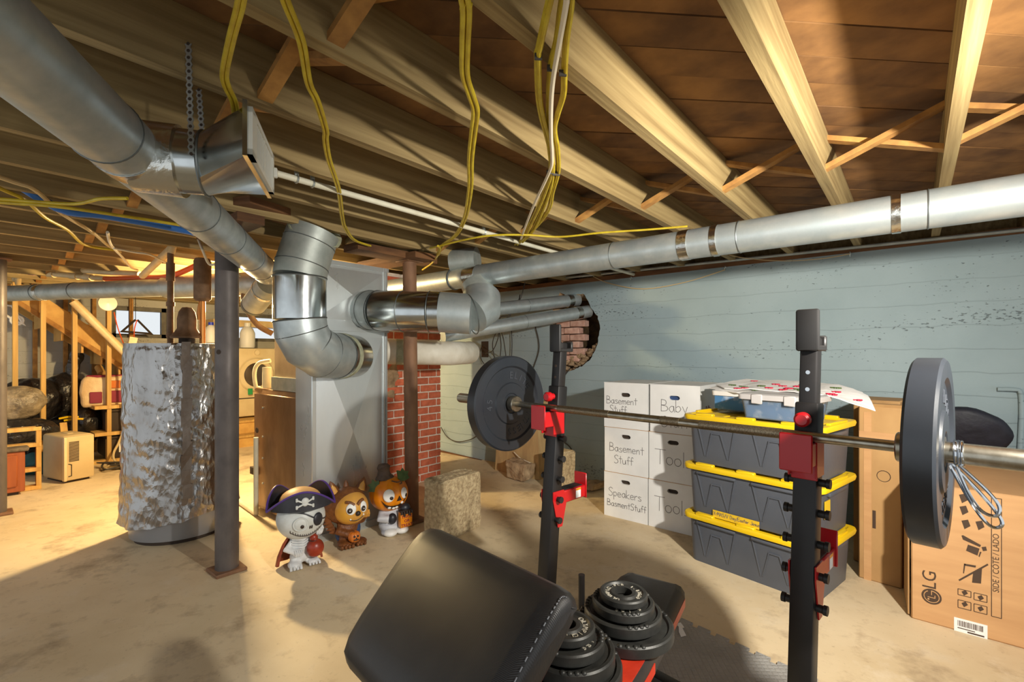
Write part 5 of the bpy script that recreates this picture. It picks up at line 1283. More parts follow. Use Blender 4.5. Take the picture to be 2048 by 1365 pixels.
# bench with preacher pad
bn = thing('weight_bench', 'black and red weight bench with an angled preacher curl pad', 'bench', RO + V((0,0,0)), RZ)
SR = M.Translation((0,.06,0)) @ M.Rotation(.235,4,'Z') @ M.Translation((0,-.06,0))
def seat_poly(k=0):
    L = [(-.135-k,-.80),(-.138-k,-.45),(-.13-k,-.2),(-.122-k,.0),(-.11-k,.045),(-.07,.065+k),(.07,.065+k),(.11+k,.045),(.122+k,.0),(.13+k,-.2),(.138+k,-.45),(.135+k,-.80)]
    return L
sp_ = [(seat_poly(-.012), .39), (seat_poly(0), .398), (seat_poly(0), .43), (seat_poly(-.012), .447), (seat_poly(-.03), .452)]
st_ = part('seat_pad', ring_loft([(p, z) for p, z in sp_]).tf(SR), MT['vinyl'], bn, local=True, smooth=50, label='long black vinyl seat pad')
for s in (-1, 1):
    q = [(s*.045,-.78),(s*.04,-.5),(s*.07,-.36),(s*.112,-.24),(s*.117,-.3),(s*.121,-.45),(s*.118,-.78)]
    part('red_panel', Geo().prism(q, .445, .4525).tf(SR), MT['redvinyl'], st_, local=True, smooth=30, label='red vinyl side panel')
    q2 = [(-.78,.400),(.03,.400),(.03,.428),(-.78,.428)]
    part('red_side', Geo().add([(s*.1390, y, z) for y, z in ((-.78,.402),(-.40,.402),(-.40,.430),(-.78,.430))]+[(s*.13, y, z) for y, z in ((-.78,.402),(-.40,.402),(-.40,.430),(-.78,.430))], [(0,1,2,3),(7,6,5,4),(0,4,5,1),(1,5,6,2),(2,6,7,3),(3,7,4,0)]).tf(SR), MT['redvinyl'], st_, local=True)
    part('red_side', Geo().add([(s*.123,.0,.402),(s*.1325,-.25,.402),(s*.1325,-.25,.43),(s*.123,.0,.43),(s*.116,.0,.402),(s*.125,-.25,.402),(s*.125,-.25,.43),(s*.116,.0,.43)], [(0,1,2,3),(7,6,5,4),(0,4,5,1),(1,5,6,2),(2,6,7,3),(3,7,4,0)]).tf(SR), MT['redvinyl'], st_, local=True)
part('main_beam', tube_sq((0,-1.05,.33),(0,.0,.33),.06).tf(SR), MT['black'], bn, local=True)
part('rear_leg', tube_sq((0,-.3,.0),(0,-.25,.34),.05).tf(SR), MT['black'], bn, local=True); part('front_leg', tube_sq((0,-1.05,.0),(0,-1.05,.33),.05), MT['black'], bn, local=True)
part('front_foot', tube_sq((-.25,-1.05,.03),(.25,-1.05,.03),.05), MT['black'], bn, local=True); part('rear_foot', tube_sq((-.1,-.3,.03),(.1,-.3,.03),.05).tf(SR), MT['black'], bn, local=True)
part('peg_arm', Geo().tube([(.03,-.15,.33),(-.177,-.15,.33)], .014, 12), MT['black'], bn, local=True); part('plate_peg', Geo().tube([(-.177,-.15,.31),(-.177,-.15,.466)], .012, 14), MT['black'], bn, local=True)
# preacher pad: local frame u = across, w = down the slope
pt = V((0,-.785,.766)); dn = V((0,-.239,-.222)).normalized(); nm = V((0,0,0)); nm = V((1,0,0)).cross(dn).normalized(); nm = nm if nm.z > 0 else -nm
pm = M.Translation(pt) @ M(((1,dn.x,nm.x,0),(0,dn.y,nm.y,0),(0,dn.z,nm.z,0),(0,0,0,1)))
W2, LN, TK = .278, .34, .085
g = Geo(); NU, NVv = 26, 30; vs = []
# section along the slope (rounded top roll, flat run, rounded foot)
sec = [(.05,-TK),(.0,-TK*.96),(-.028,-TK*.72),(-.036,-TK*.42),(-.026,-.018),(0,.0),(.03,.006),(.10,.008),(.18,.008),(.26,.006),(LN-.03,.0),(LN,-.014),(LN+.016,-.04),(LN+.008,-TK*.9),(LN-.02,-TK)]
xs = [-W2, -W2+.006, -W2+.02, -W2+.05, -W2+.12, 0, W2-.12, W2-.05, W2-.02, W2-.006, W2]
ins = [.022, .010, .003, 0, 0, 0, 0, 0, .003, .010, .022]
for x, k in zip(xs, ins):
    cy_ = LN/2; cz_ = -TK/2
    for (y, z) in sec:
        ny = y + (k if y < cy_ else -k); nz = z + (k if z < cz_ else -k); crown = .006*(1-(x/W2)**2) if z > -.02 else 0
        xx = x*(1-.05*max(0,(y/LN))**1); vs.append(V((xx, ny, nz+crown)))
m_ = len(sec); n_ = len(xs)
fs = [(i*m_+j, (i+1)*m_+j, (i+1)*m_+(j+1) % m_, i*m_+(j+1) % m_) for i in range(n_-1) for j in range(m_)]
fs += [tuple(reversed(range(m_))), tuple((n_-1)*m_+j for j in range(m_))]
pp_ = part('preacher_pad', g.add(vs, fs).tf(pm), MT['carbon'], bn, local=True, smooth=55, label='wide angled black vinyl pad')
g = Geo()
path = [pm @ V((W2-.012, y, z-.004)) for y, z in [(-.02,-.03),(-.012,-.006),(.005,.0),(.05,.005),(.12,.006),(.2,.005),(.28,.002),(LN-.01,-.008)]]
P = sm(path, 8)
for a, b in zip(P[::2], P[1::2]): g.cyl(a, b, .0016, seg=6)
part('stitching', g, MT['heater_base'], pp_, local=True, label='pale stitched seam')
part('pad_bracket', tube_sq((0,-.90,.30),(0,-.90,.60),.05), MT['black'], bn, local=True)

# iron plates stacked on the bench
random.seed(2)
def iron(x, y, z, R, h, label, words, rot, group=None):
    p = RO + M.Rotation(RZ,3,'Z') @ V((x, y, z)); t = thing('iron_plate', label, 'weight plate', p, RZ+rot)
    rim = max(.012, R*.1); hub = .042 if R > .09 else .036
    prof = [(.0255,.002),(R-.004,0),(R,.004),(R,h-.004),(R-.004,h),(R-rim,h),(R-rim-.005,h-.006),(hub+.006,h-.006),(hub,h-.001),(.0255,h-.001)]
    part('cast_disc', Geo().lathe(prof, 64, close=True), MT['iron'], t, local=True, smooth=30)
    rr = (hub+R-rim)/2
    for word, a0 in words:
        n = len(word); sz = min(.016, (R-rim-hub)*.55); st = math.degrees(sz*1.0/rr)
        for i, ch in enumerate(word):
            if ch == ' ': continue
            an = math.radians(a0 - (i-(n-1)/2)*st)
            g = typeset(ch, sz, .0012).tf(M.Translation((0,0,h-.005)) @ M.Rotation(an-math.pi/2,4,'Z') @ M.Translation((0,rr-sz*.45,0)))
            part('raised_letter', g, MT['ironl'], t, local=True, smooth=0)
    if R > .08:
        for a0 in (-60, 60, 180):
            g = Geo()
            for k in range(4):
                an = math.radians(a0+(k-1.5)*9); g.ell(((R-rim*.6)*math.cos(an), (R-rim*.6)*math.sin(an), h-.002), (rim*.6,.008,.006), M.Rotation(an,4,'Z'), 10, 6)
            part('finger_grip', g, MT['iron'], t, local=True)
    return t
def stack(px_, py_, zbase, spec, where, rot):
    w = M.Rotation(-RZ,3,'Z') @ (pz(px_, py_, .49) - RO); z = zbase; x, y = w.x, w.y
    for k, (R, h, lab, words) in enumerate(spec):
        iron(x + random.uniform(-.004,.004), y + random.uniform(-.004,.004), z, R, h, lab % where, words, rot + random.uniform(-.6,.6)*(k>0)); z += h+.0005
stack(1246, 1238, .453, [(.140,.034,'largest grey iron plate at the bottom of the pile %s',[('12.5 KGS',-90),('25 LBS',90)]),(.113,.034,'second grey iron plate from the bottom of the pile %s',[('10 LBS',-60),('4.5 KGS',120)]),
      (.090,.028,'third grey iron plate from the bottom of the pile %s',[('5 LBS',-60),('2.27KGS',120)]),(.070,.022,'smallest grey iron plate on top of the pile %s',[('1.13KGS',60),('OLYMPIC',-110),('2.5LB',170)])], 'under the barbell', .2)
stack(1135, 1318, .453, [(.140,.036,'largest grey iron plate at the bottom of the pile %s',[('12.5 KGS',-90),('25 LBS',90)]),(.116,.036,'second grey iron plate from the bottom of the pile %s',[('10 LBS',-30),('4.5 KGS',150)]),
      (.096,.03,'third grey iron plate from the bottom of the pile %s',[('5 LBS',40),('2.27KGS',200)]),(.074,.024,'smallest grey iron plate on top of the pile %s',[('1.13KGS',-80),('OLYMPIC',30),('2.5LB',150)])], 'beside the angled pad', .2)

# ------------------------------------------------------------------ rubber puzzle mat and paper scrap
def mat_mat():
    m = mat('grey puzzle mat foam', rgb(164,161,156), .75, 0, rgb(148,146,141), 6, 4)
    N, L = nodes(m); B = N['Principled BSDF']; tc = N.new('ShaderNodeTexCoord'); hs = []
    for sg in (1, -1):
        mp = N.new('ShaderNodeMapping'); mp.inputs['Rotation'].default_value = (0,0,sg*math.pi/4); mp.inputs['Scale'].default_value = (38,38,38); L.new(tc.outputs['Object'], mp.inputs[0])
        b = N.new('ShaderNodeTexBrick'); b.inputs['Scale'].default_value = 1; b.inputs['Mortar Size'].default_value = .16; b.inputs['Brick Width'].default_value = 1.6; b.inputs['Row Height'].default_value = .8; b.inputs['Mortar Smooth'].default_value = .6
        L.new(mp.outputs[0], b.inputs['Vector']); hs.append(b.outputs['Fac'])
    ad = N.new('ShaderNodeMath'); ad.operation = 'ADD'; L.new(hs[0], ad.inputs[0]); L.new(hs[1], ad.inputs[1])
    bp = N.new('ShaderNodeBump'); bp.inputs['Strength'].default_value = .5; bp.inputs['Distance'].default_value = .004; bp.invert = True
    L.new(ad.outputs[0], bp.inputs['Height']); L.new(bp.outputs[0], B.inputs['Normal']); return m
MT['mat'] = mat_mat()
def puzzle(w, h, n):
    out = []; t = .028
    def edge(a, b, flip):
        a = V((*a,0)); b = V((*b,0)); d = (b-a); u = d.normalized(); nrm_ = V((u.y,-u.x,0))
        pts_ = []
        for k in range(n):
            f0 = (k+.22)/n; f1 = (k+.78)/n; s = 1
            pts_ += [a+d*(k/n), a+d*f0, a+d*(f0-.06/n)+nrm_*t*s, a+d*(f1+.06/n)+nrm_*t*s, a+d*f1]
        return pts_
    for a, b in (((0,0),(w,0)),((w,0),(w,h)),((w,h),(0,h)),((0,h),(0,0))): out += edge(a, b, 0)
    return [(p.x, p.y) for p in out]
c0 = pz(1356, 1240); ed = pz(1545, 1326)
rz_ = math.atan2(ed.y-c0.y, ed.x-c0.x)
for k in range(2):
    p = c0 + V((math.cos(rz_), math.sin(rz_), 0))*(k*.66) + V((math.sin(rz_), -math.cos(rz_), 0))*.62
    solo('puzzle_mat', Geo().prism(puzzle(.6, .6, 7), 0, .012), MT['mat'], ['grey foam puzzle mat with notched edges under the bench', 'grey foam puzzle mat with notched edges at the foot of the rack beside the carton'][k], 'mat', loc=(p.x, p.y, 0), rz=rz_, local=True, smooth=0)
p = pz(1362, 1262, .013); g = Geo().add([(-.012,-.05,0),(.012,-.045,.004),(.006,0,.012),(.02,.02,.004),(.01,.05,.01),(-.012,.045,.003),(-.008,.01,.012),(-.014,-.02,.004)], [(0,1,2,7),(7,2,6),(2,3,5,6),(3,4,5)])
g2 = Geo().add([v-V((0,0,.001)) for v in g.v], [tuple(reversed(f)) for f in g.f]); g.merge(g2); solo('paper_scrap', g.rz(.6).move(p.x, p.y, .0135), MT['paper'], 'small crumpled white paper scrap on the puzzle mat', 'paper', smooth=0)
# ------------------------------------------------------------------ Halloween figurines
def remesh(o, vox, smooth=3):
    md = o.modifiers.new('remesh', 'REMESH'); md.mode = 'VOXEL'; md.voxel_size = vox; md.use_smooth_shade = True
    if smooth:
        m2 = o.modifiers.new('smooth', 'SMOOTH'); m2.iterations = smooth; m2.factor = .5
    return o
def face_cam(p, yaw=0):
    d = -V((p.x, p.y)); return math.atan2(d.y, d.x) + math.pi/2 + yaw     # local -y looks at the camera
def on_ell(c, r, az, el, out=0.0):
    """point and normal on an ellipsoid; az measured from -y towards +x, el upwards (degrees)"""
    a = math.radians(az); e_ = math.radians(el); d = V((math.sin(a)*math.cos(e_), -math.cos(a)*math.cos(e_), math.sin(e_)))
    k = 1/math.sqrt((d.x/r[0])**2+(d.y/r[1])**2+(d.z/r[2])**2); p = V(c)+d*k
    n = V((d.x/r[0]**2, d.y/r[1]**2, d.z/r[2]**2)).normalized(); return p + n*out, n
def disc_on(c, r, az, el, rx, rz_, th, out=0.0, roll=0.):
    p, n = on_ell(c, r, az, el, out); up = V((0,0,1)); ax = up.cross(n).normalized(); ay = n.cross(ax)
    m = M(((ax.x,ay.x,n.x,0),(ax.y,ay.y,n.y,0),(ax.z,ay.z,n.z,0),(0,0,0,1))) @ M.Rotation(roll,4,'Z')
    return Geo().ell((0,0,0), (rx, rz_, th), None, 24, 12).tf(M.Translation(p) @ m)
def line_on(c, r, pts, w, out=.001):
    P = [on_ell(c, r, a, e_, out)[0] for a, e_ in pts]; return Geo().tube(sm(P, 4), w, 6)

# --- skeleton pirate
S = .00300; b = pz(600, 1131); t = thing('pirate_skeleton_figurine', 'skeleton pirate figurine with black hat and eye patch', 'figurine', b, face_cam(b, .22))
def u(*v): return tuple(k*S for k in v)
hc_ = u(2,0,97); hr = u(46,43,43)
rem = part('body', Geo().ell(u(0,2,42), u(22,17,24)).ell(u(0,0,20), u(20,15,14)).tube([u(-14,-2,52),u(-26,-8,40),u(-12,-18,34)], 6*S, 10).tube([u(14,-2,52),u(30,-6,56),u(34,-10,64)], 5*S, 10)
     .ell(u(-12,-10,8), u(13,17,8)).ell(u(22,-6,7), u(13,14,6)).ell(u(34,-12,66), u(8,7,9)).ell(u(-10,-19,33), u(8,6,8)), MT['whitematte'], t, local=True)
remesh(rem, .006)
for nm_, fn in (('toes', lambda k: ([u(-21+k*6,-14,12), u(-22+k*6.2,-25,8), u(-22+k*6.2,-28,3)], 2.6)), ('toes', lambda k: ([u(14+k*5.5,-10,10), u(15+k*6,-19,6), u(15+k*6,-21,2.5)], 2.3)),
                ('fingers', lambda k: ([u(28+k*3.6,-16,60+k*2), u(29+k*3.6,-18,66+k*2), u(30+k*3,-15,73+k)], 1.9)), ('fingers', lambda k: ([u(-14+k*3.6,-22,39), u(-13+k*3.6,-26,34), u(-12+k*3.2,-24,28)], 1.9))):
    g = Geo()
    for k in range(4): P_, r_ = fn(k); g.tube(P_, r_*S, 8)
    part(nm_, g, MT['whitematte'], t, local=True)
g = Geo()
for k in range(4): g.tube(sm([u(-17,-11,44+k*5), u(0,-19,42+k*5), u(12,-13,44+k*5)],4), 1.5*S, 6)
part('ribs', g, MT['whitematte'], t, local=True)
hd_ = part('skull', Geo().ell(hc_, hr, None, 40, 28), MT['bone'], t, local=True)
part('eye_ring', Geo().torus(*[V(x) for x in on_ell(hc_, hr, -14, -2, .001)], 12.5*S, 1.6*S, 28, 6), MT['bone'], hd_, local=True)
part('eye_ball', disc_on(hc_, hr, -14, -2, 11.5*S, 11.5*S, 3*S), MT['bone'], hd_, local=True)
part('pupil', disc_on(hc_, hr, -10, -7, 3.6*S, 3.8*S, 1.8*S, 2.8*S), MT['dark'], hd_, local=True)
part('eye_patch', disc_on(hc_, hr, 32, 2, 11*S, 13*S, 4*S), MT['hat'], hd_, local=True, label='black eye patch')
part('patch_strap', line_on(hc_, hr, [(-30,28),(-5,24),(12,14),(24,6)], 1.5*S), MT['hat'], hd_, local=True)
part('patch_strap', line_on(hc_, hr, [(42,0),(58,-4),(75,-6)], 1.5*S), MT['hat'], hd_, local=True)
for a in (10, 15): part('nostril', disc_on(hc_, hr, a, -14, 1.6*S, 4*S, 1.2*S), MT['dark'], hd_, local=True)
part('stitched_mouth', line_on(hc_, hr, [(-42,-22),(-25,-34),(-5,-40),(15,-40),(32,-34),(50,-22)], .8*S), MT['dark'], hd_, local=True)
g = Geo()
for k in range(15):
    f = k/14; az = -40+f*88; el = -22 - 18*math.sin(math.pi*f)
    g.merge(line_on(hc_, hr, [(az,el+5),(az,el-5)], .55*S))
part('teeth_stitches', g, MT['dark'], hd_, local=True)
# tricorne hat
ht = part('hat_crown', Geo().ell(u(2,4,130), u(40,38,26), None, 32, 16), MT['tanresin'], t, local=True, label='tan hat crown')
def brim(a0, a1, flare, h0, h1, n=20):
    vs = []; 
    for i in range(n+1):
        f = i/n; a = a0+(a1-a0)*f; k = math.sin(math.pi*f)
        for (rr, z) in ((44, 120-4*k), (52+flare*(1-k)*.6+4*k, 122), (50+flare*(1-k)+2*k, h0+(h1-h0)*k)):
            vs.append(V(((2+rr*1.0*math.sin(a))*S, (2-rr*.93*math.cos(a))*S, z*S)))
        top = vs[-1]
    m_ = 3; fs = [(i*m_+j, (i+1)*m_+j, (i+1)*m_+j+1, i*m_+j+1) for i in range(n) for j in range(m_-1)]
    g = Geo(); k0 = len(vs); 
    cen = V((2*S, 2*S, 0)); inner = [v + (cen-V((v.x,v.y,0))).normalized()*(2.2*S) for v in vs]
    g.add(vs+inner, fs+[tuple(k0+x for x in reversed(f)) for f in fs])
    edge = [i*m_+2 for i in range(n+1)]; g.f += [(edge[i], edge[i+1], k0+edge[i+1], k0+edge[i]) for i in range(n)]
    low = [i*m_ for i in range(n+1)]; g.f += [(low[i], k0+low[i], k0+low[i+1], low[i+1]) for i in range(n)]
    return g, [vs[i] for i in edge]
R_ = math.radians
for (a0, a1) in ((-78, 64), (64, 173), (173, 282)):
    g, ed_ = brim(R_(a0), R_(a1), 16, 122, 158)
    br_ = part('hat_brim', g, MT['hat'], t, local=True, smooth=60, label='black turned-up hat brim')
    part('purple_trim', Geo().tube(ed_, 2.0*S, 8), MT['purpler'], br_, local=True)
    if a0 == -78: fb = br_
# skull and crossbones on the hat
def hatpt(az, z): a = R_(az); return V(((2+57*math.sin(a))*S, (2-57*.93*math.cos(a))*S, z*S))
g = Geo(); a_ = 6
a_ = -4; g.ell(hatpt(a_,142), u(7,3.5,7)); g.ell(hatpt(a_,136), u(5,3,4))
for s in (-1, 1):
    A_, B_ = hatpt(a_-15, 138+s*7), hatpt(a_+15, 138-s*7); g.tube([A_, hatpt(a_,138)+V((0,-1.5*S,0)), B_], 1.7*S, 8)
    for e_ in (A_, B_): g.ell(e_+V((0,0,1.8*S)), 2.4*S, None, 10, 6); g.ell(e_-V((0,0,1.4*S)), 2.4*S, None, 10, 6)
part('skull_emblem', g, MT['bone'], fb, local=True, label='white skull and crossbones emblem')
vs = []; n = 16
for i in range(n+1):
    a = R_(75+210*i/n)
    for rr, z in ((19,62),(29,45),(36,25),(39,7)): vs.append(V((rr*1.15*math.sin(a)*S, (4-rr*.8*math.cos(a))*S, (z+1.5*math.sin(i*1.7))*S)))
g = Geo(); k0 = len(vs); fs = [(i*4+j, (i+1)*4+j, (i+1)*4+j+1, i*4+j+1) for i in range(n) for j in range(3)]
g.add(vs+[V((v.x*.9, v.y*.9, v.z)) for v in vs], fs+[tuple(k0+x for x in reversed(f)) for f in fs]+[(i*4+3,(i+1)*4+3,k0+(i+1)*4+3,k0+i*4+3) for i in range(n)]+[(j,j+1,k0+j+1,k0+j) for j in range(3)]+[(n*4+j,k0+n*4+j,k0+n*4+j+1,n*4+j+1) for j in range(3)])
part('cape', g, MT['cape'], t, local=True, smooth=60, label='brown red cape')
pc = part('treat_pouch', Geo().ell(u(24,-20,36), u(17,15,18), None, 24, 16).ell(u(22,-18,56), u(8,7,8)).tube([u(24,-20,50),u(20,-18,60)], 6*S, 10), MT['pouch'], t, local=True, label='rust red treat pouch')
part('pouch_tie', Geo().torus(u(23,-19,51), (0,0,1), 7*S, 1.6*S, 18, 6), MT['dark'], pc, local=True)

# --- werewolf
S = .00332; b = pz(696, 1089); t = thing('werewolf_figurine', 'brown werewolf figurine holding a small pumpkin', 'figurine', b, face_cam(b, .25))
hc_ = u(0,0,80); hr = u(36,33,36)
g = Geo().ell(u(0,2,35), u(20,16,22)).ell(u(0,2,16), u(18,15,14)).ell(u(-8,-10,7), u(16,19,7)).ell(u(20,-10,6), u(15,17,6)).tube([u(-14,0,42),u(-20,-10,32),u(-4,-18,26)], 7*S, 10).tube([u(14,0,42),u(27,-6,46),u(30,-12,58)], 6*S, 10)
g.ell(hc_, (hr[0]*1.02, hr[1]*1.0, hr[2]*1.02), None, 30, 20).ell(u(-4,6,76), u(42,30,34)).ell(u(30,-14,60), u(9,7,11)).ell(u(2,-20,26), u(9,7,8))
remesh(part('body', g, MT['fur'], t, local=True, label='brown furry body'), .0075, 2)
for s, a0 in ((-1,-12),(1,10)):
    e0 = V(u(s*26, 4, 104)); g = Geo().lathe([(13*S,0),(11*S,10*S),(5*S,22*S),(0,29*S)], 14, M.Translation(e0) @ M.Rotation(R_(s*16),4,'Y') @ M.Diagonal((1,.55,1,1)))
    ear = part('ear', g, MT['fur'], t, local=True); part('inner_ear', Geo().lathe([(8*S,0),(5*S,12*S),(0,20*S)], 10, M.Translation(e0+V((0,-4.5*S,2*S))) @ M.Rotation(R_(s*16),4,'Y') @ M.Diagonal((1,.4,1,1))), MT['face'], ear, local=True)
part('hair_tuft', Geo().lathe([(7*S,0),(4*S,10*S),(0,18*S)], 10, M.Translation(u(-2,8,112)) @ M.Diagonal((1,.6,1,1))), MT['fur'], t, local=True)
fc_ = u(3,-11,77); fr = u(34,31,33)
fa = part('face', Geo().ell(fc_, fr, None, 36, 24), MT['face'], t, local=True, label='smooth tan face')
part('brow', line_on(fc_, fr, [(-36,34),(-18,32),(-2,22)], 3.2*S), MT['fur'], fa, local=True); part('brow', line_on(fc_, fr, [(10,22),(24,32),(42,34)], 3.2*S), MT['fur'], fa, local=True)
for a, w in ((-14, 9.5), (34, 8)):
    part('eye_white', disc_on(fc_, fr, a, 10, w*S, 11*S, 2.4*S), MT['white'], fa, local=True)
    part('pupil', disc_on(fc_, fr, a-4, 5, 5.2*S, 5.4*S, 2*S, 1.6*S), MT['dark'], fa, local=True)
    part('glint', disc_on(fc_, fr, a-4, 5, 1.3*S, 1.3*S, 1*S, 3.2*S), MT['white'], fa, local=True)
part('nose', disc_on(fc_, fr, 10, -8, 5*S, 5*S, 4.5*S, 1.2*S), MT['dark'], fa, local=True)
part('mouth', line_on(fc_, fr, [(-20,-32),(0,-38),(18,-36),(36,-24)], .9*S), MT['dark'], fa, local=True)
for a, e_ in ((-16,-29),(36,-18)): part('fang', Geo().lathe([(1.8*S,0),(0,5*S)], 8, M.Translation(on_ell(fc_, fr, a, e_-2, .5*S)[0])), MT['white'], fa, local=True)
g = Geo()
for k in range(9):
    a = R_(195-k*14); g.lathe([(8*S,0),(5*S,8*S),(0,15*S)], 8, M.Translation(V((hc_[0]+hr[0]*.95*math.sin(R_(-40-k*11))*1.0, hc_[1]+4*S, hc_[2]-hr[2]*.2+ (k-6)*7*S))) @ M.Rotation(R_(-100-k*3),4,'Y'))
part('mane', g, MT['fur'], t, local=True)
g = Geo()
for k in range(4): g.ell(u(-18+k*7,-27,5), u(3.6,5,4.5), None, 12, 8)
for k in range(3): g.ell(u(13+k*7,-24,5), u(3.4,5,4), None, 12, 8)
part('toes', g, MT['fur'], t, local=True)
g = Geo()
for k in range(4): g.tube([u(24+k*4,-19,56),u(24+k*4,-22,62),u(25+k*3.6,-18,68)], 2.2*S, 8)
part('raised_paw_fingers', g, MT['face'], t, local=True)
part('torn_trousers', Geo().ell(u(16,8,28), u(11,10,22)).ell(u(-14,8,20), u(9,9,14)), MT['denim'], t, local=True, label='blue trouser leg')
pk = u(6,-24,22); g = Geo()
for k in range(8): g.ell((pk[0]+5*S*math.cos(k*math.pi/4), pk[1]+5*S*math.sin(k*math.pi/4), pk[2]), u(7,7,10), None, 14, 10)
mp_ = part('small_pumpkin', g, MT['orangedk'], t, local=True, label='small carved pumpkin')
for a, e_, w, h in ((-12,16,2.2,2.2),(22,16,2.2,2.2),(5,-16,5.5,1.8),(5,0,1.2,1.4)): part('carved_mark', disc_on(pk, u(12,12,10), a, e_, w*S, h*S, 1.6*S), MT['dark'], mp_, local=True)

# --- pumpkin head
S = .00352; b = pz(781, 1066); t = thing('pumpkin_head_figurine', 'pumpkin-headed figurine in white carrying a treat bag', 'figurine', b, face_cam(b, .3))
hc_ = u(-4,0,82); hr = u(39,37,36)
g = Geo(); N1, N2 = 72, 30; vs = []
for i in range(N2+1):
    th = math.pi*i/N2
    for j in range(N1):
        ph = 2*math.pi*j/N1; rib = 1-.05*(abs(math.cos(ph*4.5+.3))**8) ; dd_ = 1-.12*math.exp(-(th/.35)**2)
        vs.append(V((hc_[0]+hr[0]*rib*math.sin(th)*math.cos(ph), hc_[1]+hr[1]*rib*math.sin(th)*math.sin(ph), hc_[2]+hr[2]*dd_*math.cos(th))))
fs = [(i*N1+j, i*N1+(j+1) % N1, (i+1)*N1+(j+1) % N1, (i+1)*N1+j) for i in range(N2) for j in range(N1)]
hd_ = part('pumpkin_head', g.add(vs, fs), MT['orange'], t, local=True, smooth=80, label='ribbed orange pumpkin head')
st_ = part('stem', Geo().lathe([(19*S,0),(13*S,8*S),(11*S,18*S),(13*S,24*S),(9*S,29*S),(0,30*S)], 14, M.Translation(u(-12,0,112)) @ M.Rotation(-.12,4,'Y')).noise(.006, 26), MT['stem'], t, local=True)
for (lx, lz, ry, s) in ((-34,100,-.9,1.),(20,114,.5,1.1)):
    g = Geo(); q = [(-10,0),(-14,7),(-6,9),(-5,16),(2,12),(9,15),(9,7),(14,3),(7,-5),(0,-8),(-7,-6)]
    g.add([V((x*S*s, -.5*S*abs(x)/4, y*S*s)) for x, y in q]+[V((x*S*s, 2*S, y*S*s)) for x, y in q], [tuple(range(len(q))), tuple(reversed(range(len(q), 2*len(q))))]+[(i,(i+1)%len(q),len(q)+(i+1)%len(q),len(q)+i) for i in range(len(q))])
    part('leaf', g.tf(M.Translation(u(lx,-14,lz)) @ M.Rotation(ry,4,'Y') @ M.Rotation(-.5,4,'X')), MT['leaf'], t, local=True, smooth=30)
part('vine_curl', Geo().tube(sm([u(-6,-26,112),u(4,-30,109),u(10,-31,110),u(14,-29,106),u(9,-32,105)],5), 1.2*S, 6), MT['stem'], t, local=True)
for a, w, h in ((-16,11,12.5),(36,8.5,11)):
    part('eye_white', disc_on(hc_, hr, a, 6, w*S, h*S, 3*S), MT['white'], hd_, local=True)
    part('pupil', disc_on(hc_, hr, a+(7 if a < 0 else 4), -1, 4.2*S, 4.2*S, 2.2*S, 1.7*S), MT['dark'], hd_, local=True)
p, n = on_ell(hc_, hr, 16, -6, .5*S); part('nose', Geo().prism([(-5*S,-4*S),(5*S,-4*S),(0,5*S)], 0, 2*S, M.Translation(p) @ V((0,0,1)).rotation_difference(n).to_matrix().to_4x4() @ M.Rotation(0,4,'Z') if False else M.Translation(p) @ M(((math.cos(R_(16)),0,math.sin(R_(16)),0),(math.sin(R_(16)),0,-math.cos(R_(16)),0),(0,1,0,0),(0,0,0,1)))), MT['dark'], hd_, local=True)
top_ = [(-38,-8),(-24,-22),(-6,-28),(14,-28),(34,-20),(48,-8)]; bot_ = [(-38,-8),(-26,-32),(-6,-42),(14,-42),(34,-32),(48,-8)]
Tt = sm([on_ell(hc_, hr, a, e_, 1.2*S)[0] for a, e_ in top_],4); Bb = sm([on_ell(hc_, hr, a, e_, 1.2*S)[0] for a, e_ in bot_],4)
g = Geo(); n = len(Tt); g.add(Tt+Bb+[p*1.0+V((0,3*S,0)) for p in Tt]+[p+V((0,3*S,0)) for p in Bb], [(i,i+1,n+i+1,n+i) for i in range(n-1)]+[(2*n+i+1,2*n+i,3*n+i,3*n+i+1) for i in range(n-1)]+[(i,2*n+i,2*n+i+1,i+1) for i in range(n-1)]+[(n+i,n+i+1,3*n+i+1,3*n+i) for i in range(n-1)])
mo = part('grinning_mouth', g, MT['dark'], hd_, local=True)
for a, e_ in ((-14,-35),(2,-39),(14,-37),(30,-22)): part('tooth', disc_on(hc_, hr, a, e_, 3.4*S, 2.8*S, 2*S, 1.*S), MT['white'], mo, local=True)
g = Geo().ell(u(0,3,34), u(22,18,24)).ell(u(0,3,16), u(23,19,16)).tube([u(-16,0,46),u(-22,-10,36),u(-8,-18,34)], 8*S, 12).tube([u(14,0,46),u(22,-6,40),u(20,-14,44)], 7*S, 12).ell(u(-7,-12,7), u(16,17,7)).ell(u(18,-10,8), u(14,15,7))
remesh(part('body', g, MT['greycloth'], t, local=True, label='pale grey wrapped body'), .007, 2)
for c_ in (u(-6,-18,7), u(18,-16,8)): part('shoe', Geo().ell(c_, u(14,13,7.5), None, 20, 12), MT['white'], t, local=True)
part('glove', Geo().ell(u(-2,-18,34), u(9,8,11), None, 18, 12), MT['hat'], t, local=True); part('glove', Geo().ell(u(24,-18,52), u(11,9,9), None, 18, 12), MT['hat'], t, local=True)
bgm = M.Translation(u(23,-24,16)) @ M.Rotation(.15,4,'Z')
bg_ = part('treat_bag', Geo().rbox(u(-13,-6,0), u(13,6,33), 1.5*S, 1).tf(bgm), MT['orange'], t, local=True, label='orange treat bag')
for i, wd_ in enumerate(('TRICK','OR','TREAT')): part('bag_lettering', typeset(wd_, 6*S, .6*S).tf(bgm @ M.Translation(u(0,-6.3,19-i*8.5)) @ M.Rotation(math.pi/2,4,'X')), MT['maroon'], bg_, local=True, smooth=0)
g = Geo()
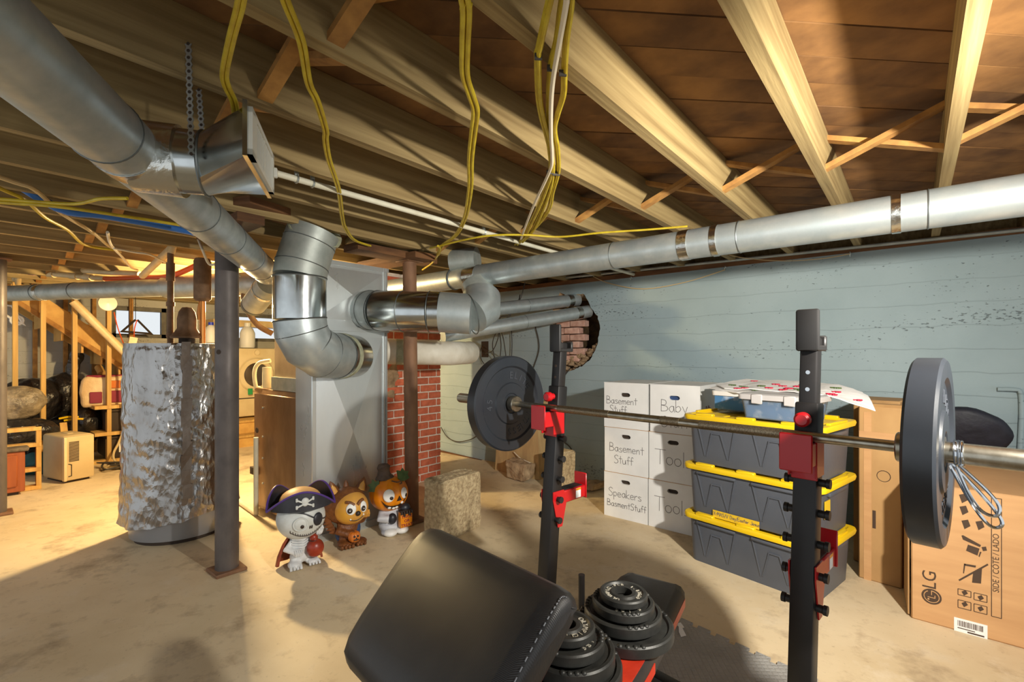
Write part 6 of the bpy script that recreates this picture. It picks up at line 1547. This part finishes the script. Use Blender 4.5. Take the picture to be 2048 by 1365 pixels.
for k in range(5): g.tube([u(-11+k*5.5,-6.5,33), u(-11+k*5.5,-7,27-(k % 2)*4)], 2.6*S, 8)
g.rbox(u(-13.3,-6.6,30), u(13.3,6.5,34.5), 1*S, 1); part('dripping_icing', g.tf(bgm), MT['dark'], bg_, local=True)
# ------------------------------------------------------------------ concrete blocks and rubble
def chunk(name, label, verts_px, cat, g, mt='block'): return solo(name, g, MT[mt], label, cat, smooth=30)
def grid_box(s, cuts=6):
    bm = bmesh.new(); bmesh.ops.create_cube(bm, size=1); bmesh.ops.bevel(bm, geom=bm.edges[:], offset=.04, segments=1, affect='EDGES')
    bmesh.ops.subdivide_edges(bm, edges=bm.edges[:], cuts=cuts, use_grid_fill=True)
    for v in bm.verts: v.co = V((v.co.x*s[0], v.co.y*s[1], (v.co.z+.5)*s[2]))
    return Geo().bm(bm)
a = pz(881, 1088); ww, dd2, hh2 = .18, .40, .41
g = grid_box((ww, dd2, hh2), 7); g.noise(.008, 30).noise(.006, 90); g.v = [V((p.x, p.y, max(p.z, 0))) for p in g.v]
solo('concrete_block', g.rz(.03).move(a.x-ww/2, a.y+dd2/2, 0), MT['block'], 'rough tan concrete block standing in front of the brick chimney', 'block', smooth=0)
a = pz(1103, 992); g = grid_box((.2, .16, .40), 6).noise(.008, 20, (3,0,0)); g.v = [V((p.x, p.y, max(p.z, 0))) for p in g.v]
solo('concrete_block', g.rz(-.3).move(a.x+.03, a.y+.12, 0), MT['block'], 'pale concrete block standing behind the rack upright', 'block', smooth=0)
for k, (x, y, s, lab, mt) in enumerate(((1030,962,(.26,.16,.16),'broken pale concrete lump with a white face beside the pier','rubble'),(1060,955,(.24,.2,.14),'broken brown concrete lump beside the pier','block'),(1178,985,(.2,.12,.06),'small tan stone on the floor beside the white boxes','rubble'))):
    a = pz(x, y); g = grid_box(s, 5).noise(.03, 7, (k*5,0,0)).noise(.008, 30); m0 = min(p.z for p in g.v); g.v = [V((p.x, p.y, p.z-m0)) for p in g.v]
    solo('rubble_lump', g.rz(k*.7).move(a.x, a.y+.08, 0), MT[mt], lab, 'rubble', smooth=0)
# ------------------------------------------------------------------ yellow cables under the joists
ZC = 2.026
def cable(label, pp, r, mt, z=ZC, two=False, dz=None):
    P = [pz(x, y, z - (dz[i] if dz else 0)) for i, (x, y) in enumerate(pp)]
    if pp[0][1] < 0: P = [P[0] + (P[0]-P[1]).normalized()*1.3, P[0] + (P[0]-P[1]).normalized()*.5] + P
    if not two: return solo('cable', Geo().tube(sm(P, 6), r, 8), MT[mt], label, 'cable')
    t = thing('cable', label, 'cable', P[0])
    for s in (-1, 1): part('strand', Geo().tube(sm([p + V((RT.x, RT.y, 0))*(s*r*1.05) for p in P], 6), r, 8), MT[mt], t)
    return t
cable('paired yellow cable dropping to the register boot', [(488,-30),(478,20),(462,80),(449,145),(453,172),(468,205),(473,245)], .0055, 'yellow_cable', 1.97, True)
cable('paired yellow cable hanging past the white conduit above the elbow duct', [(560,-30),(574,10),(603,85),(617,165),(634,203),(651,260),(651,280),(658,320),(676,375),(681,408),(684,432),(690,455),(708,480),(740,492)], .0055, 'yellow_cable', 2.015, True)
cable('single run of yellow cable crossing the middle joists', [(924,-30),(932,20),(930,90),(930,150),(942,190),(951,222),(947,262),(941,320),(940,380),(930,435),(912,470),(884,492),(876,510)], .0065, 'yellow_cable', 2.015, True)
# the taped bundle
t = thing('cable_bundle', 'taped bundle of yellow cables and one white cable under the joists', 'cables', pz(1100, 340, ZC))
B1 = [(1104,-30),(1090,30),(1076,95),(1073,112),(1075,190),(1082,235),(1092,272),(1098,300),(1100,340),(1090,375),(1072,420),(1055,455),(1045,480)]
B2 = [(1128,-30),(1120,20),(1112,80),(1100,132),(1096,190),(1096,250),(1098,300),(1102,340),(1096,380),(1080,425),(1062,462),(1040,485)]
B3 = [(1142,-30),(1138,20),(1130,80),(1126,145),(1124,190),(1112,230),(1106,260),(1112,300),(1113,345),(1102,385),(1094,420),(1068,455),(1030,490)]
BW_ = [(1136,-30),(1132,10),(1118,90),(1106,160),(1102,215),(1102,270),(1104,310),(1102,335),(1086,372),(1070,405),(1052,450),(1042,478)]
def ext(P): d = (P[0]-P[1]).normalized(); return [P[0]+d*1.3, P[0]+d*.5] + P
for pts_, n, r in ((B1,2,.0065),(B2,2,.0065),(B3,2,.0055)):
    for s in range(n): part('yellow_strand', Geo().tube(sm(ext([pz(x+s*5, y, ZC-.012*s) for x, y in pts_]), 6), r, 8), MT['yellow_cable'], t)
part('white_strand', Geo().tube(sm(ext([pz(x, y, ZC-.022) for x, y in BW_]), 6), .0065, 8), MT['white_cable'], t)
for (x, y) in ((1076,113),(1101,136),(1125,146),(1100,344),(1112,347)):
    part('cable_tie', Geo().plank(pz(x-7,y,ZC-.014), pz(x+8,y+1,ZC-.014), .004, .016), MT['black_cable'], t)
cable('yellow cable run from the bundle to the long wall duct', [(860,497),(960,474),(1045,470),(1120,474),(1200,466),(1290,460),(1375,453)], .006, 'yellow_cable', 2.0)
cable('yellow cable loop dropping behind the rusty post', [(876,492),(880,500),(873,515),(862,528),(845,540)], .007, 'yellow_cable', 1.99)
# white conduit under the joists with straps
XC = -2.0
t = thing('white_conduit', 'white pvc conduit strapped under the joists', 'conduit', (XC, 1.5, 2.0))
A_ = px(546, 345, XC); B_ = V((XC, YW-.02, A_.z))
part('conduit_pipe', Geo().tube([A_, B_], .0135, 14), MT['pvc'], t)
for yy in (.95, 1.02, 2.1): part('pipe_strap', Geo().torus((XC, yy, A_.z), (0,1,0), .016, .004, 18, 6).box((XC-.005, yy-.008, A_.z+.014), (XC+.005, yy+.008, A_.z+.06)), MT['zinc'], t)
t = thing('wall_top_conduit', 'grey conduit run along the top of the blue wall', 'conduit', (0, YW-.04, 1.99))
part('conduit_pipe', Geo().tube([py(1130,556,YW-.04), V((2.6, YW-.04, 1.985))], .012, 12), MT['galvdull'], t)
for xx in (1262, 1450, 1700): p = py(xx, 500, YW-.04); part('pipe_strap', Geo().torus((p.x, YW-.04, 1.985), (1,0,0), .015, .004, 14, 6), MT['zinc'], t)
# loose wires around the pipe ends
def wires(label, runs, r=.006, mt='black_cable', name='loose_wires'):
    t = thing(name, label, 'wires', py(runs[0][0][0], runs[0][0][1], runs[0][0][2]))
    for rr in runs: part('wire', Geo().tube(sm([py(x, y, Y) for x, y, Y in rr], 5), r, 7), MT[mt], t)
wires('tangle of thin dark wires hanging over the two vent pipes', [
    [(1040,590,3.6),(1036,605,3.55),(1020,630,3.5),(1004,655,3.5),(990,670,3.55),(985,690,3.8),(988,712,4.05),(990,735,4.1)],
    [(1050,565,3.6),(1040,600,3.55),(1022,625,3.5),(1000,660,3.5),(995,680,3.7),(985,702,3.95),(970,708,4.1)],
    [(972,598,3.3),(985,618,3.35),(995,640,3.45),(998,660,3.5),(1002,690,3.8),(1000,715,4.05)],
    [(974,610,3.3),(990,632,3.4),(996,652,3.48),(1006,675,3.6),(1012,715,4.05)],
    [(1022,632,3.5),(1003,634,3.48),(997,645,3.48),(990,665,3.5)],
    [(1023,660,4.1),(1024,690,4.1),(1023,720,4.1)],
    [(965,690,4.1),(960,705,4.12),(963,720,4.12),(968,728,4.1)]], .005)
wires('thin dark wire curving down the blue wall behind the rack', [[(1070,652,4.13),(1077,680,4.13),(1077,705,4.13),(1064,745,4.13),(1058,775,4.1),(1050,800,4.05)], [(1140,738,4.13),(1128,755,4.13),(1120,785,4.13),(1118,800,4.1)], [(1120,880,4.13),(1140,895,4.13),(1146,915,4.13),(1135,935,4.1)]], .006)
wires('dark wire sagging between the chimney and the bumper plate', [[(882,855,4.1),(895,875,4.12),(915,884,4.12),(940,880,4.12),(955,872,4.1)]], .006)
wires('thin yellow wire strung beneath the long wall duct', [[(1420,500,3.9),(1480,515,3.95),(1560,522,3.95),(1640,518,3.95),(1700,508,3.9)]], .003, 'tan_cable', 'thin_wire')
wires('thin pale wire hanging along the top of the blue wall', [[(1160,530,4.12),(1190,555,4.12),(1230,570,4.12),(1290,578,4.12),(1370,565,4.12),(1450,540,4.1)]], .004, 'tan_cable', 'thin_wire')
wires('white stub of cable poking out beside the concrete pier', [[(1028,905,3.85),(1042,918,3.82),(1060,926,3.8)]], .006, 'white_cable', 'cable_stub')
